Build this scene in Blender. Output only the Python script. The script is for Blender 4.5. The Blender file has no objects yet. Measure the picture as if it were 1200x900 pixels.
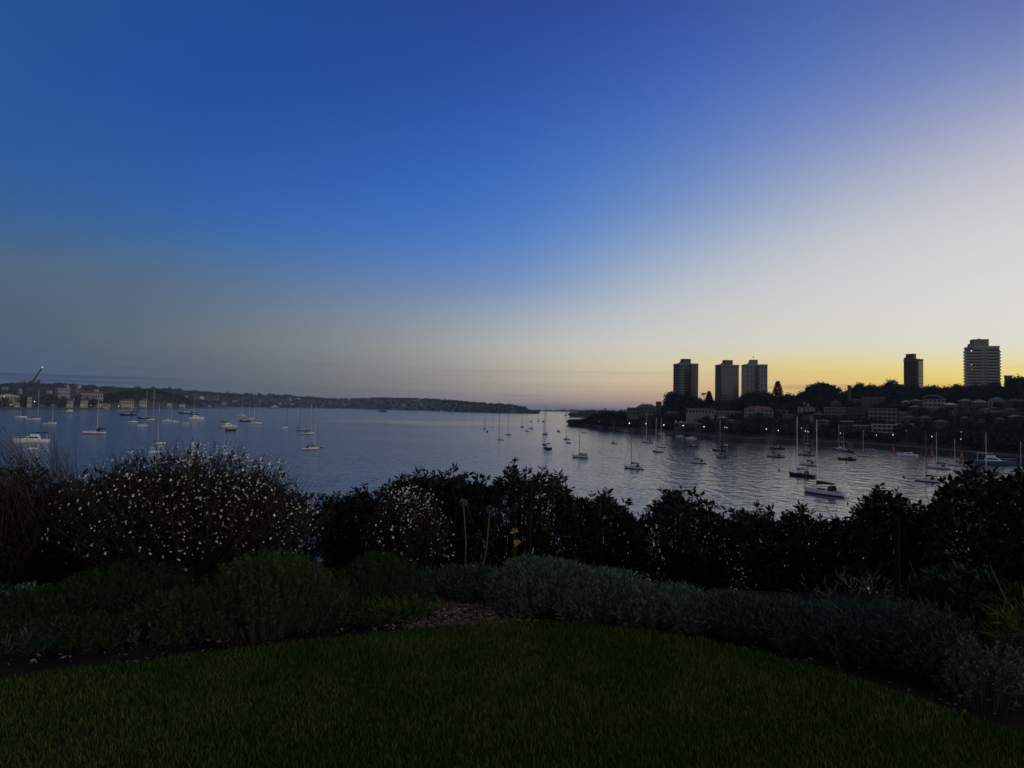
import bpy, math, random
import numpy as np
from mathutils import Vector, Matrix

R = math.radians
PI = math.pi
sc = bpy.context.scene
COL = sc.collection
rnd = random.Random(7)
rng = np.random.default_rng(11)

# ------------------------------------------------------------------ camera
F = 715.0                     # focal length in pixels of the 1200 x 900 photograph
EYE = np.array([0.0, 0.0, 20.0])
PITCH = math.atan(29.5 / F)
ROLL = R(1.2)
fwd = np.array([0, math.cos(PITCH), math.sin(PITCH)])
r0 = np.array([1.0, 0, 0])
u0 = np.array([0, -math.sin(PITCH), math.cos(PITCH)])
rgt = math.cos(ROLL) * r0 + math.sin(ROLL) * u0
upv = -math.sin(ROLL) * r0 + math.cos(ROLL) * u0
camd = bpy.data.cameras.new('camera')
cam = bpy.data.objects.new('camera', camd)
COL.objects.link(cam)
camd.sensor_width = 36.0
camd.lens = F / 1200 * 36.0
camd.clip_start = 0.1
camd.clip_end = 40000
m = Matrix.Identity(4)
for i in range(3):
    m[i][0], m[i][1], m[i][2], m[i][3] = rgt[i], upv[i], -fwd[i], EYE[i]
cam.matrix_world = m
sc.camera = cam

# ------------------------------------------------------------------ view + render
sc.view_settings.view_transform = 'Standard'
sc.view_settings.look = 'None'
sc.view_settings.exposure = 0.0
sc.view_settings.gamma = 1.0
sc.view_settings.use_curve_mapping = False
sc.render.engine = 'CYCLES'
sc.cycles.use_denoising = True
sc.cycles.sample_clamp_indirect = 2.0
sc.cycles.max_bounces = 5
sc.cycles.diffuse_bounces = 2
sc.cycles.glossy_bounces = 3
sc.cycles.transmission_bounces = 2
sc.cycles.volume_bounces = 0
sc.cycles.transparent_max_bounces = 4

def s2l(c):
    return tuple(((v / 255) / 12.92 if v / 255 <= 0.04045 else ((v / 255 + 0.055) / 1.055) ** 2.4) for v in c)

def hor(px):
    return 479.5 + 0.02095 * (px - 600)

# ------------------------------------------------------------------ world: dawn sky
SUN_AZ, SUN_EL = 50.0, 1.0     # sun just under the ridge, beyond the right-hand towers
w = bpy.data.worlds.new("World")
sc.world = w
w.use_nodes = True
nt = w.node_tree
N, LK = nt.nodes, nt.links
bg = N['Background']
out = N['World Output']

def nmath(op, a, b=None, tree=None):
    n = (tree or nt).nodes.new('ShaderNodeMath'); n.operation = op
    L = (tree or nt).links
    for i, v in enumerate((a, b)):
        if v is None: continue
        if isinstance(v, (int, float)): n.inputs[i].default_value = v
        else: L.new(v, n.inputs[i])
    return n.outputs[0]

tc = N.new('ShaderNodeTexCoord')
sx = N.new('ShaderNodeSeparateXYZ')
LK.new(tc.outputs['Generated'], sx.inputs[0])
# long thin cloud streaks low over the horizon gently bend the elevation at which the colours are read
mp = N.new('ShaderNodeMapping'); mp.inputs['Scale'].default_value = (1.1, 1.1, 75)
LK.new(tc.outputs['Generated'], mp.inputs[0])
nz = N.new('ShaderNodeTexNoise'); nz.inputs['Scale'].default_value = 1.3; nz.inputs['Detail'].default_value = 4
LK.new(mp.outputs[0], nz.inputs[0])
el = nmath('ARCSINE', sx.outputs[2])
az = nmath('ARCTAN2', sx.outputs[0], sx.outputs[1])
band = N.new('ShaderNodeMapRange'); band.inputs['From Min'].default_value = 0.005; band.inputs['From Max'].default_value = 0.16
band.inputs['To Min'].default_value = 0.05; band.inputs['To Max'].default_value = 0.0
LK.new(el, band.inputs[0])
wob = nmath('MULTIPLY', nmath('SUBTRACT', nz.outputs[0], 0.5), band.outputs[0])
elw = nmath('ADD', el, wob)
ELMAX = R(90)
t_el = nmath('POWER', nmath('MAXIMUM', nmath('DIVIDE', elw, ELMAX), 0.0), 0.5)   # square root spends the ramp near the horizon

SKY = {   # columns of the photograph (pixel x): colours read down it at the given rows
    0: [(0, (38, 84, 147)), (100, (40, 87, 152)), (200, (50, 92, 150)), (265, (62, 96, 138)), (305, (80, 100, 121)), (350, (81, 96, 114)), (400, (71, 88, 113)), (440, (66, 86, 115)), (460, (64, 82, 112))],
    150: [(0, (30, 78, 148)), (100, (34, 80, 154)), (200, (46, 90, 160)), (260, (56, 100, 158)), (305, (78, 106, 136)), (350, (88, 105, 122)), (400, (92, 105, 116)), (440, (78, 93, 114)), (460, (72, 88, 110))],
    300: [(0, (30, 76, 146)), (100, (36, 77, 153)), (150, (41, 84, 156)), (220, (52, 94, 171)), (260, (54, 103, 178)), (300, (72, 112, 164)), (340, (98, 117, 144)), (400, (116, 123, 128)), (440, (97, 104, 113)), (465, (88, 96, 106))],
    500: [(0, (39, 69, 142)), (100, (40, 79, 157)), (200, (48, 98, 179)), (260, (63, 112, 186)), (320, (97, 130, 187)), (375, (140, 150, 161)), (420, (147, 149, 146)), (450, (132, 130, 132)), (468, (122, 120, 126))],
    600: [(0, (41, 71, 146)), (100, (47, 84, 164)), (200, (58, 107, 186)), (280, (76, 122, 196)), (335, (108, 139, 190)), (375, (162, 171, 184)), (405, (186, 185, 180)), (435, (182, 172, 158)), (470, (156, 146, 148))],
    700: [(0, (45, 75, 150)), (100, (56, 90, 172)), (180, (70, 112, 187)), (250, (94, 132, 195)), (310, (138, 161, 196)), (360, (180, 188, 196)), (400, (203, 202, 199)), (435, (214, 203, 180)), (456, (204, 180, 158)), (472, (172, 155, 153))],
    820: [(0, (55, 84, 160)), (100, (70, 104, 182)), (180, (94, 128, 191)), (250, (130, 154, 196)), (300, (170, 181, 200)), (350, (200, 202, 203)), (406, (214, 210, 195)), (433, (222, 205, 156)), (456, (218, 186, 138)), (470, (200, 168, 140))],
    950: [(0, (70, 98, 166)), (90, (90, 118, 186)), (170, (130, 146, 192)), (230, (166, 175, 197)), (290, (199, 201, 205)), (350, (211, 210, 208)), (406, (219, 214, 198)), (429, (232, 213, 134)), (445, (228, 194, 124)), (465, (222, 180, 118))],
    1110: [(0, (90, 110, 173)), (75, (110, 132, 182)), (140, (146, 153, 191)), (200, (181, 183, 199)), (260, (203, 205, 207)), (340, (217, 216, 212)), (402, (223, 221, 210)), (424, (230, 222, 170)), (442, (240, 219, 114)), (465, (236, 196, 96))],
    1200: [(0, (108, 122, 175)), (60, (138, 148, 188)), (100, (168, 168, 196)), (150, (198, 197, 206)), (250, (216, 215, 213)), (340, (221, 220, 214)), (402, (226, 223, 210)), (424, (232, 224, 168)), (442, (244, 222, 118)), (465, (240, 198, 98))],
}
def ramp(stops):
    n = N.new('ShaderNodeValToRGB')
    n.color_ramp.interpolation = 'LINEAR'
    e = n.color_ramp.elements
    stops = sorted(stops)
    e[0].position, e[0].color = stops[0][0], (*stops[0][1], 1)
    e[1].position, e[1].color = stops[-1][0], (*stops[-1][1], 1)
    for p, c in stops[1:-1]:
        k = e.new(p); k.color = (*c, 1)
    LK.new(t_el, n.inputs[0])
    return n.outputs[0]
ZEN = (146, 149, 154)  # unseen zenith, brightened to light the plants from above
ROWS = np.array([0, 40, 80, 120, 160, 200, 240, 275, 305, 335, 365, 390, 404, 416, 430, 444, 458, 470])
CX = np.arange(0, 1201, 75)
_kx = sorted(SKY)
_g = np.array([[[np.interp(y, [q[0] for q in SKY[k]], [q[1][ch] for q in SKY[k]]) for ch in range(3)] for y in ROWS] for k in _kx])   # (cols, rows, 3)
def _soft(a, sig):      # gentle smoothing across the columns so that no crease shows between them
    out_ = np.empty((len(CX),) + a.shape[1:])
    fine = np.arange(0, 1201, 15)
    f_ = np.stack([[np.interp(fine, _kx, a[:, r_, ch]) for ch in range(3)] for r_ in range(a.shape[1])])   # rows,3,fine
    for n_, x_ in enumerate(CX):
        w_ = np.exp(-0.5 * ((fine - x_) / sig) ** 2); w_ /= w_.sum()
        out_[n_] = f_ @ w_
    return out_
SKYS = _soft(_g, 70.0)
def column_stops(px):
    st = []; col = SKYS[list(CX).index(px)]
    for y, c in zip(ROWS, col):
        yy = min(y, hor(px) - 1.5)
        d = fwd * F + (px - 600) * rgt + (450 - yy) * upv
        e = math.asin(d[2] / np.linalg.norm(d))
        st.append((math.sqrt(max(e, 0) / ELMAX), s2l(c)))
    top = s2l(col[0])
    st.append((math.sqrt(R(46) / ELMAX), top)); st.append((math.sqrt(R(60) / ELMAX), s2l((112, 120, 138))))
    st.append((1.0, s2l(ZEN)))
    st.append((0.0, tuple(v * 0.95 for v in s2l(col[-1]))))
    return st
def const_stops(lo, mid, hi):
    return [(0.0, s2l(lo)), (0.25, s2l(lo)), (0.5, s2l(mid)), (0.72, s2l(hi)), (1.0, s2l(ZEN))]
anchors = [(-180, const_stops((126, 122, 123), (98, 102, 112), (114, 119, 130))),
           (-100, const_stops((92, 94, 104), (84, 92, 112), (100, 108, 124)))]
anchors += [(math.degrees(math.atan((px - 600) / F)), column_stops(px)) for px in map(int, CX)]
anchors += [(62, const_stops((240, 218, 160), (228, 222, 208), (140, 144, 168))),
           (110, const_stops((330, 320, 312), (226, 224, 222), (126, 130, 140))),  # added glow out of view to the right, brightens the boat sides
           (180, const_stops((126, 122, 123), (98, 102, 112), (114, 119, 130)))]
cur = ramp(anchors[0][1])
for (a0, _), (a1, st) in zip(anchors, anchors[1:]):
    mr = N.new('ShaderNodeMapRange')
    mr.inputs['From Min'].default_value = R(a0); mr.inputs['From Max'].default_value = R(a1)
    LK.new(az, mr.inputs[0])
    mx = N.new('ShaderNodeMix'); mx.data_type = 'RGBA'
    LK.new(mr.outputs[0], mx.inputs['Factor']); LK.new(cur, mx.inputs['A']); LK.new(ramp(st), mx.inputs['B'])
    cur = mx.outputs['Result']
# faint grey-violet streaks of cloud low over the horizon
mp2 = N.new('ShaderNodeMapping'); mp2.inputs['Scale'].default_value = (1.3, 1.3, 95); mp2.inputs['Location'].default_value = (0.3, 0.1, 0.4)
LK.new(tc.outputs['Generated'], mp2.inputs[0])
nz2 = N.new('ShaderNodeTexNoise'); nz2.inputs['Scale'].default_value = 1.5; nz2.inputs['Detail'].default_value = 5; nz2.inputs['Roughness'].default_value = 0.55
LK.new(mp2.outputs[0], nz2.inputs[0])
cl = N.new('ShaderNodeMapRange'); cl.interpolation_type = 'SMOOTHSTEP'; cl.inputs['From Min'].default_value = 0.52; cl.inputs['From Max'].default_value = 0.68
cl.inputs['To Max'].default_value = 0.7; LK.new(nz2.outputs[0], cl.inputs[0])
lowb = N.new('ShaderNodeMapRange'); lowb.interpolation_type = 'SMOOTHSTEP'; lowb.inputs['From Min'].default_value = 0.085; lowb.inputs['From Max'].default_value = 0.02
LK.new(el, lowb.inputs[0])
cmix = N.new('ShaderNodeMix'); cmix.data_type = 'RGBA'; cmix.blend_type = 'MULTIPLY'
LK.new(nmath('MULTIPLY', cl.outputs[0], lowb.outputs[0]), cmix.inputs['Factor']); LK.new(cur, cmix.inputs['A']); cmix.inputs['B'].default_value = (0.55, 0.50, 0.62, 1)
cur = cmix.outputs['Result']
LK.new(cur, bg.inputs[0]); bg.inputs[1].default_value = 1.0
sky = N.new('ShaderNodeTexSky'); sky.sky_type = 'NISHITA'; sky.sun_disc = False
sky.sun_elevation = R(SUN_EL); sky.sun_rotation = R(SUN_AZ)
sky.altitude = 20; sky.ozone_density = 4; sky.dust_density = 0.6
bg2 = N.new('ShaderNodeBackground'); bg2.inputs[1].default_value = 0.01
LK.new(sky.outputs[0], bg2.inputs[0])
add = N.new('ShaderNodeAddShader')
LK.new(bg.outputs[0], add.inputs[0]); LK.new(bg2.outputs[0], add.inputs[1]); LK.new(add.outputs[0], out.inputs[0])

sund = bpy.data.lights.new('sun', 'SUN'); sund.energy = 0.06; sund.angle = R(10); sund.color = (1, 0.78, 0.5)
sun = bpy.data.objects.new('sun', sund); COL.objects.link(sun)
sdir = Vector((math.sin(R(SUN_AZ)) * math.cos(R(SUN_EL)), math.cos(R(SUN_AZ)) * math.cos(R(SUN_EL)), math.sin(R(SUN_EL))))
sun.rotation_euler = sdir.to_track_quat('Z', 'Y').to_euler()

# ------------------------------------------------------------------ pixel <-> world
def ray(px, py):
    return fwd * F + (px - 600) * rgt + (450 - py) * upv
def at(px, py, Y):
    d = ray(px, py); return EYE + d * (Y / d[1])
def onz(px, py, z=0.0):
    d = ray(px, py); return EYE + d * ((z - EYE[2]) / d[2])
def zof(px, py, Y):
    return at(px, py, Y)[2]
def xof(px, Y):
    return at(px, hor(px), Y)[0]
def topix(p):
    v = np.asarray(p, float) - EYE
    c = v @ fwd
    return 600 + F * (v @ rgt) / c, 450 - F * (v @ upv) / c
def lerp_tab(tab, x):
    xs = [a for a, _ in tab]; ys = [b for _, b in tab]
    return float(np.interp(x, xs, ys))
def smooth(t):
    t = min(max(t, 0.0), 1.0); return t * t * (3 - 2 * t)

# ------------------------------------------------------------------ materials
def mat(name, col, rough=0.7, var=0.0, vscale=1.0, metal=0.0, island=0.0, emit=None, spec=0.5, bump=0.0, bscale=20):
    mm = bpy.data.materials.new(name); mm.use_nodes = True
    t = mm.node_tree; b = t.nodes['Principled BSDF']
    b.inputs['Base Color'].default_value = (*col, 1); b.inputs['Roughness'].default_value = rough
    b.inputs['Metallic'].default_value = metal; b.inputs['Specular IOR Level'].default_value = spec
    src = None
    if island:
        g = t.nodes.new('ShaderNodeNewGeometry'); src = g.outputs['Random Per Island']; amt = island
    elif var:
        tcn = t.nodes.new('ShaderNodeTexCoord'); n = t.nodes.new('ShaderNodeTexNoise')
        n.inputs['Scale'].default_value = vscale; n.inputs['Detail'].default_value = 6
        t.links.new(tcn.outputs['Object'], n.inputs[0]); src = n.outputs[0]; amt = var
    if src is not None:
        r = t.nodes.new('ShaderNodeValToRGB')
        r.color_ramp.elements[0].position = 0.2 if not island else 0.0
        r.color_ramp.elements[1].position = 0.8 if not island else 1.0
        r.color_ramp.elements[0].color = (*[c * (1 - amt) for c in col], 1)
        r.color_ramp.elements[1].color = (*[min(c * (1 + amt), 0.95) for c in col], 1)
        t.links.new(src, r.inputs[0]); t.links.new(r.outputs[0], b.inputs['Base Color'])
    if bump:
        tcn = t.nodes.new('ShaderNodeTexCoord'); n = t.nodes.new('ShaderNodeTexNoise'); n.inputs['Scale'].default_value = bscale
        bp = t.nodes.new('ShaderNodeBump'); bp.inputs['Strength'].default_value = bump
        t.links.new(tcn.outputs['Object'], n.inputs[0]); t.links.new(n.outputs[0], bp.inputs['Height']); t.links.new(bp.outputs[0], b.inputs['Normal'])
    if emit:
        b.inputs['Emission Color'].default_value = (*emit[0], 1); b.inputs['Emission Strength'].default_value = emit[1]
        mm.cycles.emission_sampling = 'NONE'
    return mm

M = {
 'white': mat('white_gelcoat', (0.88, 0.88, 0.87), 0.35, 0.06, 0.8),
 'cream': mat('cream_gelcoat', (0.62, 0.56, 0.46), 0.4, 0.06, 0.8),
 'navy': mat('navy_gelcoat', (0.012, 0.016, 0.03), 0.3, 0.1, 0.8),
 'blue': mat('blue_gelcoat', (0.05, 0.10, 0.22), 0.35, 0.1, 0.8),
 'grey': mat('grey_gelcoat', (0.30, 0.32, 0.35), 0.4, 0.08, 0.8),
 'green': mat('green_gelcoat', (0.22, 0.30, 0.26), 0.4, 0.08, 0.8),
 'orange': mat('orange_paint', (0.30, 0.10, 0.05), 0.5, 0.1, 0.8),
 'red': mat('faded_red_paint', (0.28, 0.06, 0.04), 0.5, 0.15, 2.0),
 'deck': mat('deck_paint', (0.55, 0.54, 0.50), 0.6, 0.08, 1.5),
 'teak': mat('teak', (0.20, 0.13, 0.08), 0.6, 0.2, 3),
 'boat_glass': mat('boat_glass', (0.01, 0.012, 0.016), 0.08),
 'canvas_dark': mat('dark_canvas', (0.012, 0.014, 0.022), 0.85, 0.2, 3),
 'canvas_blue': mat('blue_canvas', (0.02, 0.04, 0.12), 0.85, 0.2, 3),
 'canvas_grey': mat('grey_canvas', (0.20, 0.21, 0.23), 0.85, 0.15, 3),
 'canvas_white': mat('white_canvas', (0.6, 0.6, 0.58), 0.85, 0.1, 3),
 'alloy': mat('mast_alloy', (0.68, 0.68, 0.67), 0.4, 0.05, 1.0),
 'dark_alloy': mat('dark_mast', (0.06, 0.06, 0.07), 0.4, 0.05, 1.0),
 'wire': mat('rigging_wire', (0.18, 0.18, 0.19), 0.4),
 'rubber': mat('rubber', (0.02, 0.02, 0.022), 0.7),
 'stone': mat('sandstone', (0.12, 0.105, 0.085), 0.85, 0.3, 0.6),
 'path': mat('path_concrete', (0.13, 0.125, 0.115), 0.9, 0.2, 0.3),
 'soil_land': mat('dark_soil', (0.035, 0.035, 0.022), 0.95, 0.4, 0.05),  # mottled dark soil of the land across the water
 'conc': mat('concrete', (0.20, 0.195, 0.185), 0.85, 0.15, 0.3),
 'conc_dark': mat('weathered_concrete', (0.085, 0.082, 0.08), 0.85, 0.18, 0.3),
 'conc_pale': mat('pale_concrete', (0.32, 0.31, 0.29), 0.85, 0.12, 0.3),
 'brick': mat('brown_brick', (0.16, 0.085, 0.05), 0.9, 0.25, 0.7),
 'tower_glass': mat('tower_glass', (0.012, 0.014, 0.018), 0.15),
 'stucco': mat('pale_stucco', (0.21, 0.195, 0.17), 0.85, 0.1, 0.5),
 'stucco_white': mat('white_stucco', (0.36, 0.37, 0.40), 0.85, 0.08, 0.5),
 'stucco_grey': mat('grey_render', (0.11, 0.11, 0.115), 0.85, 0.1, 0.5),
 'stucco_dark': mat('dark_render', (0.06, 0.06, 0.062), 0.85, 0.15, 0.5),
 'stucco_lit': mat('pale_stucco_lit', (0.42, 0.38, 0.31), 0.85, 0.1, 0.5),  # lighter copies of the stuccos, with the stronger light put into the colour
 'stucco_white_lit': mat('white_stucco_lit', (0.60, 0.60, 0.60), 0.85, 0.08, 0.5),
 'stucco_grey_lit': mat('grey_render_lit', (0.30, 0.30, 0.31), 0.85, 0.1, 0.5),
 'tile': mat('terracotta_tile', (0.14, 0.06, 0.035), 0.85, 0.2, 1.5),
 'slate': mat('slate_roof', (0.06, 0.06, 0.065), 0.7, 0.2, 1.5),
 'metal_roof': mat('pale_metal_roof', (0.45, 0.45, 0.44), 0.5, 0.1, 0.6),
 'steel': mat('crane_steel', (0.025, 0.03, 0.04), 0.6, 0.15, 0.5),
 'bark': mat('bark', (0.045, 0.035, 0.026), 0.95, 0.35, 4),
 'lampglow': mat('lamp_glow', (1, 0.95, 0.85), 0.5, emit=((1.0, 0.90, 0.74), 2.4)),
 'winglow': mat('lit_window', (1, 0.95, 0.85), 0.5, emit=((1.0, 0.95, 0.85), 1.1)),
 'post': mat('weathered_post', (0.016, 0.015, 0.013), 1.0, 0.3, 8, spec=0.02),
 'crown': mat('dark_tree_leaves', (0.020, 0.025, 0.014), 0.75, island=0.55, spec=0.10),
 'crown_b': mat('olive_tree_leaves', (0.042, 0.042, 0.020), 0.75, island=0.55, spec=0.10),
 'pittosporum': mat('glossy_hedge_leaves', (0.015, 0.021, 0.011), 0.5, island=0.5, spec=0.10),
 'bronze_leaf': mat('bronze_leaves', (0.017, 0.014, 0.010), 0.6, island=0.5, spec=0.10),
 'gaura_leaf': mat('wand_leaves', (0.020, 0.018, 0.012), 0.65, island=0.55, spec=0.10),
 'lav_leaf': mat('fresh_green_leaves', (0.042, 0.078, 0.022), 0.6, island=0.5, spec=0.10),
 'dull_leaf': mat('deep_green_leaves', (0.022, 0.048, 0.014), 0.6, island=0.5, spec=0.10),
 'silver_leaf': mat('silver_green_leaves', (0.085, 0.120, 0.080), 0.7, island=0.45, spec=0.10),
 'silver_dark': mat('blue_green_leaves', (0.050, 0.072, 0.056), 0.7, island=0.45, spec=0.10),
 'artemisia': mat('grey_felted_leaves', (0.20, 0.23, 0.20), 0.8, island=0.4, spec=0.10),
 'lime_leaf': mat('yellowing_leaves', (0.08, 0.075, 0.018), 0.65, island=0.5, spec=0.10),
 'straw': mat('dry_stalks', (0.12, 0.10, 0.06), 0.85, island=0.4),
 'petal': mat('white_petals', (0.82, 0.79, 0.76), 0.7, island=0.12),
 'yellow': mat('yellow_petals', (0.42, 0.29, 0.04), 0.7, island=0.2),
 'seed': mat('faded_seedhead', (0.14, 0.10, 0.09), 0.9, island=0.4),
 'mulch': mat('bark_mulch', (0.13, 0.09, 0.075), 0.9, island=0.9),
}

# ------------------------------------------------------------------ mesh helpers
def link(o, parent=None):
    COL.objects.link(o)
    if parent is not None: o.parent = parent
    return o
class MB:
    """collects vertices and faces, then becomes ONE mesh object"""
    def __init__(s): s.v, s.f = [], []
    def add(s, vs, fs):
        b = len(s.v); s.v += [tuple(map(float, v)) for v in vs]; s.f += [tuple(b + i for i in f) for f in fs]; return s
    def box(s, x0, x1, y0, y1, z0, z1, tx=0.0, ty=0.0):
        vs = [(x0, y0, z0), (x1, y0, z0), (x1, y1, z0), (x0, y1, z0),
              (x0 + tx, y0 + ty, z1), (x1 - tx, y0 + ty, z1), (x1 - tx, y1 - ty, z1), (x0 + tx, y1 - ty, z1)]
        return s.add(vs, [(3, 2, 1, 0), (4, 5, 6, 7), (0, 1, 5, 4), (1, 2, 6, 5), (2, 3, 7, 6), (3, 0, 4, 7)])
    def prism(s, poly, z0, z1):
        n = len(poly)
        vs = [(x, y, z0) for x, y in poly] + [(x, y, z1) for x, y in poly]
        return s.add(vs, [tuple(range(n))[::-1], tuple(range(n, 2 * n))] + [(i, (i + 1) % n, n + (i + 1) % n, n + i) for i in range(n)])
    def tube(s, pts, rad, n=6):
        pts = [Vector(p) for p in pts]
        if isinstance(rad, (int, float)): rad = [rad] * len(pts)
        b = len(s.v)
        for i, p in enumerate(pts):
            d = (pts[min(i + 1, len(pts) - 1)] - pts[max(i - 1, 0)]).normalized()
            a = d.cross(Vector((0, 0, 1)) if abs(d.z) < 0.9 else Vector((1, 0, 0))).normalized(); c = d.cross(a)
            for k in range(n):
                q = p + (a * math.cos(2 * PI * k / n) + c * math.sin(2 * PI * k / n)) * rad[i]
                s.v.append(tuple(q))
        for i in range(len(pts) - 1):
            for k in range(n):
                s.f.append((b + i * n + k, b + i * n + (k + 1) % n, b + (i + 1) * n + (k + 1) % n, b + (i + 1) * n + k))
        s.f.append(tuple(b + k for k in range(n))[::-1]); e = b + (len(pts) - 1) * n
        s.f.append(tuple(e + k for k in range(n)))
        return s
    def ball(s, c, r, seg=10, ring=6, sz=1.0):
        b = len(s.v)
        for i in range(1, ring):
            th = PI * i / ring
            for k in range(seg):
                s.v.append((c[0] + r * math.sin(th) * math.cos(2 * PI * k / seg), c[1] + r * math.sin(th) * math.sin(2 * PI * k / seg), c[2] + r * sz * math.cos(th)))
        t = len(s.v); s.v += [(c[0], c[1], c[2] + r * sz), (c[0], c[1], c[2] - r * sz)]
        for i in range(ring - 2):
            for k in range(seg):
                s.f.append((b + i * seg + k, b + (i + 1) * seg + k, b + (i + 1) * seg + (k + 1) % seg, b + i * seg + (k + 1) % seg))
        for k in range(seg):
            s.f.append((t, b + k, b + (k + 1) % seg)); q = b + (ring - 2) * seg
            s.f.append((t + 1, q + (k + 1) % seg, q + k))
        return s
    def build(s, name, material, parent=None, smooth=False):
        me = bpy.data.meshes.new(name); me.from_pydata(s.v, [], s.f); me.update()
        if smooth: me.polygons.foreach_set('use_smooth', [True] * len(me.polygons))
        me.materials.append(M[material] if isinstance(material, str) else material)
        return link(bpy.data.objects.new(name, me), parent)
def npmesh(name, verts, faces, material, parent=None, smooth=False):
    """numpy arrays: verts (n,3), faces (m,k)"""
    me = bpy.data.meshes.new(name)
    verts = np.asarray(verts, np.float32); faces = np.asarray(faces, np.int32); mF, k = faces.shape
    me.vertices.add(len(verts)); me.vertices.foreach_set('co', verts.ravel())
    me.loops.add(mF * k); me.loops.foreach_set('vertex_index', faces.ravel())
    me.polygons.add(mF); me.polygons.foreach_set('loop_start', np.arange(0, mF * k, k, dtype=np.int32))
    me.polygons.foreach_set('loop_total', np.full(mF, k, np.int32))
    if smooth: me.polygons.foreach_set('use_smooth', np.ones(mF, bool))
    me.update(calc_edges=True); me.validate()
    me.materials.append(M[material] if isinstance(material, str) else material)
    return link(bpy.data.objects.new(name, me), parent)
def tag(o, label=None, cat=None, group=None, kind=None):
    if label: o['label'] = label
    if cat: o['category'] = cat
    if group: o['group'] = group
    if kind: o['kind'] = kind
    return o
def empty(name, loc, rz=0.0, label=None, cat=None, group=None):
    o = bpy.data.objects.new(name, None); o.empty_display_size = 0.3
    link(o); o.location = tuple(map(float, loc)); o.rotation_euler = (0, 0, rz)
    return tag(o, label, cat, group)
def unit(v):
    return v / np.maximum(np.linalg.norm(v, axis=-1, keepdims=True), 1e-9)
def leaf_quads(base, d, length, width, r, droop=0.12):
    """one folded rhombus per leaf: base (n,3), direction d (n,3)"""
    n = len(base); d = unit(d); length = np.broadcast_to(np.asarray(length, float), (n,))[:, None]; width = np.broadcast_to(np.asarray(width, float), (n,))[:, None]
    s = unit(np.cross(d, r.normal(size=(n, 3))))
    nn = np.cross(s, d)
    v = np.empty((n, 4, 3))
    v[:, 0] = base
    v[:, 1] = base + d * length * 0.55 + s * width * 0.5
    v[:, 2] = base + d * length - nn * length * droop
    v[:, 3] = base + d * length * 0.55 - s * width * 0.5
    return v.reshape(-1, 3), np.arange(4 * n).reshape(n, 4)
def stalks(paths, rad):
    """thin three-sided stems along polylines (n,k,3)"""
    n, k, _ = paths.shape
    off = np.array([[1, 0, 0], [-0.5, 0.87, 0], [-0.5, -0.87, 0]])
    tp = np.linspace(1.0, 0.45, k)[None, :, None, None] * rad
    v = paths[:, :, None, :] + off[None, None] * tp
    f = []
    idx = np.arange(n * k * 3).reshape(n, k, 3)
    for j in range(3):
        a = idx[:, :-1, j]; b = idx[:, :-1, (j + 1) % 3]; c = idx[:, 1:, (j + 1) % 3]; e = idx[:, 1:, j]
        f.append(np.stack([a, b, c, e], -1).reshape(-1, 4))
    return v.reshape(-1, 3), np.concatenate(f)

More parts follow.
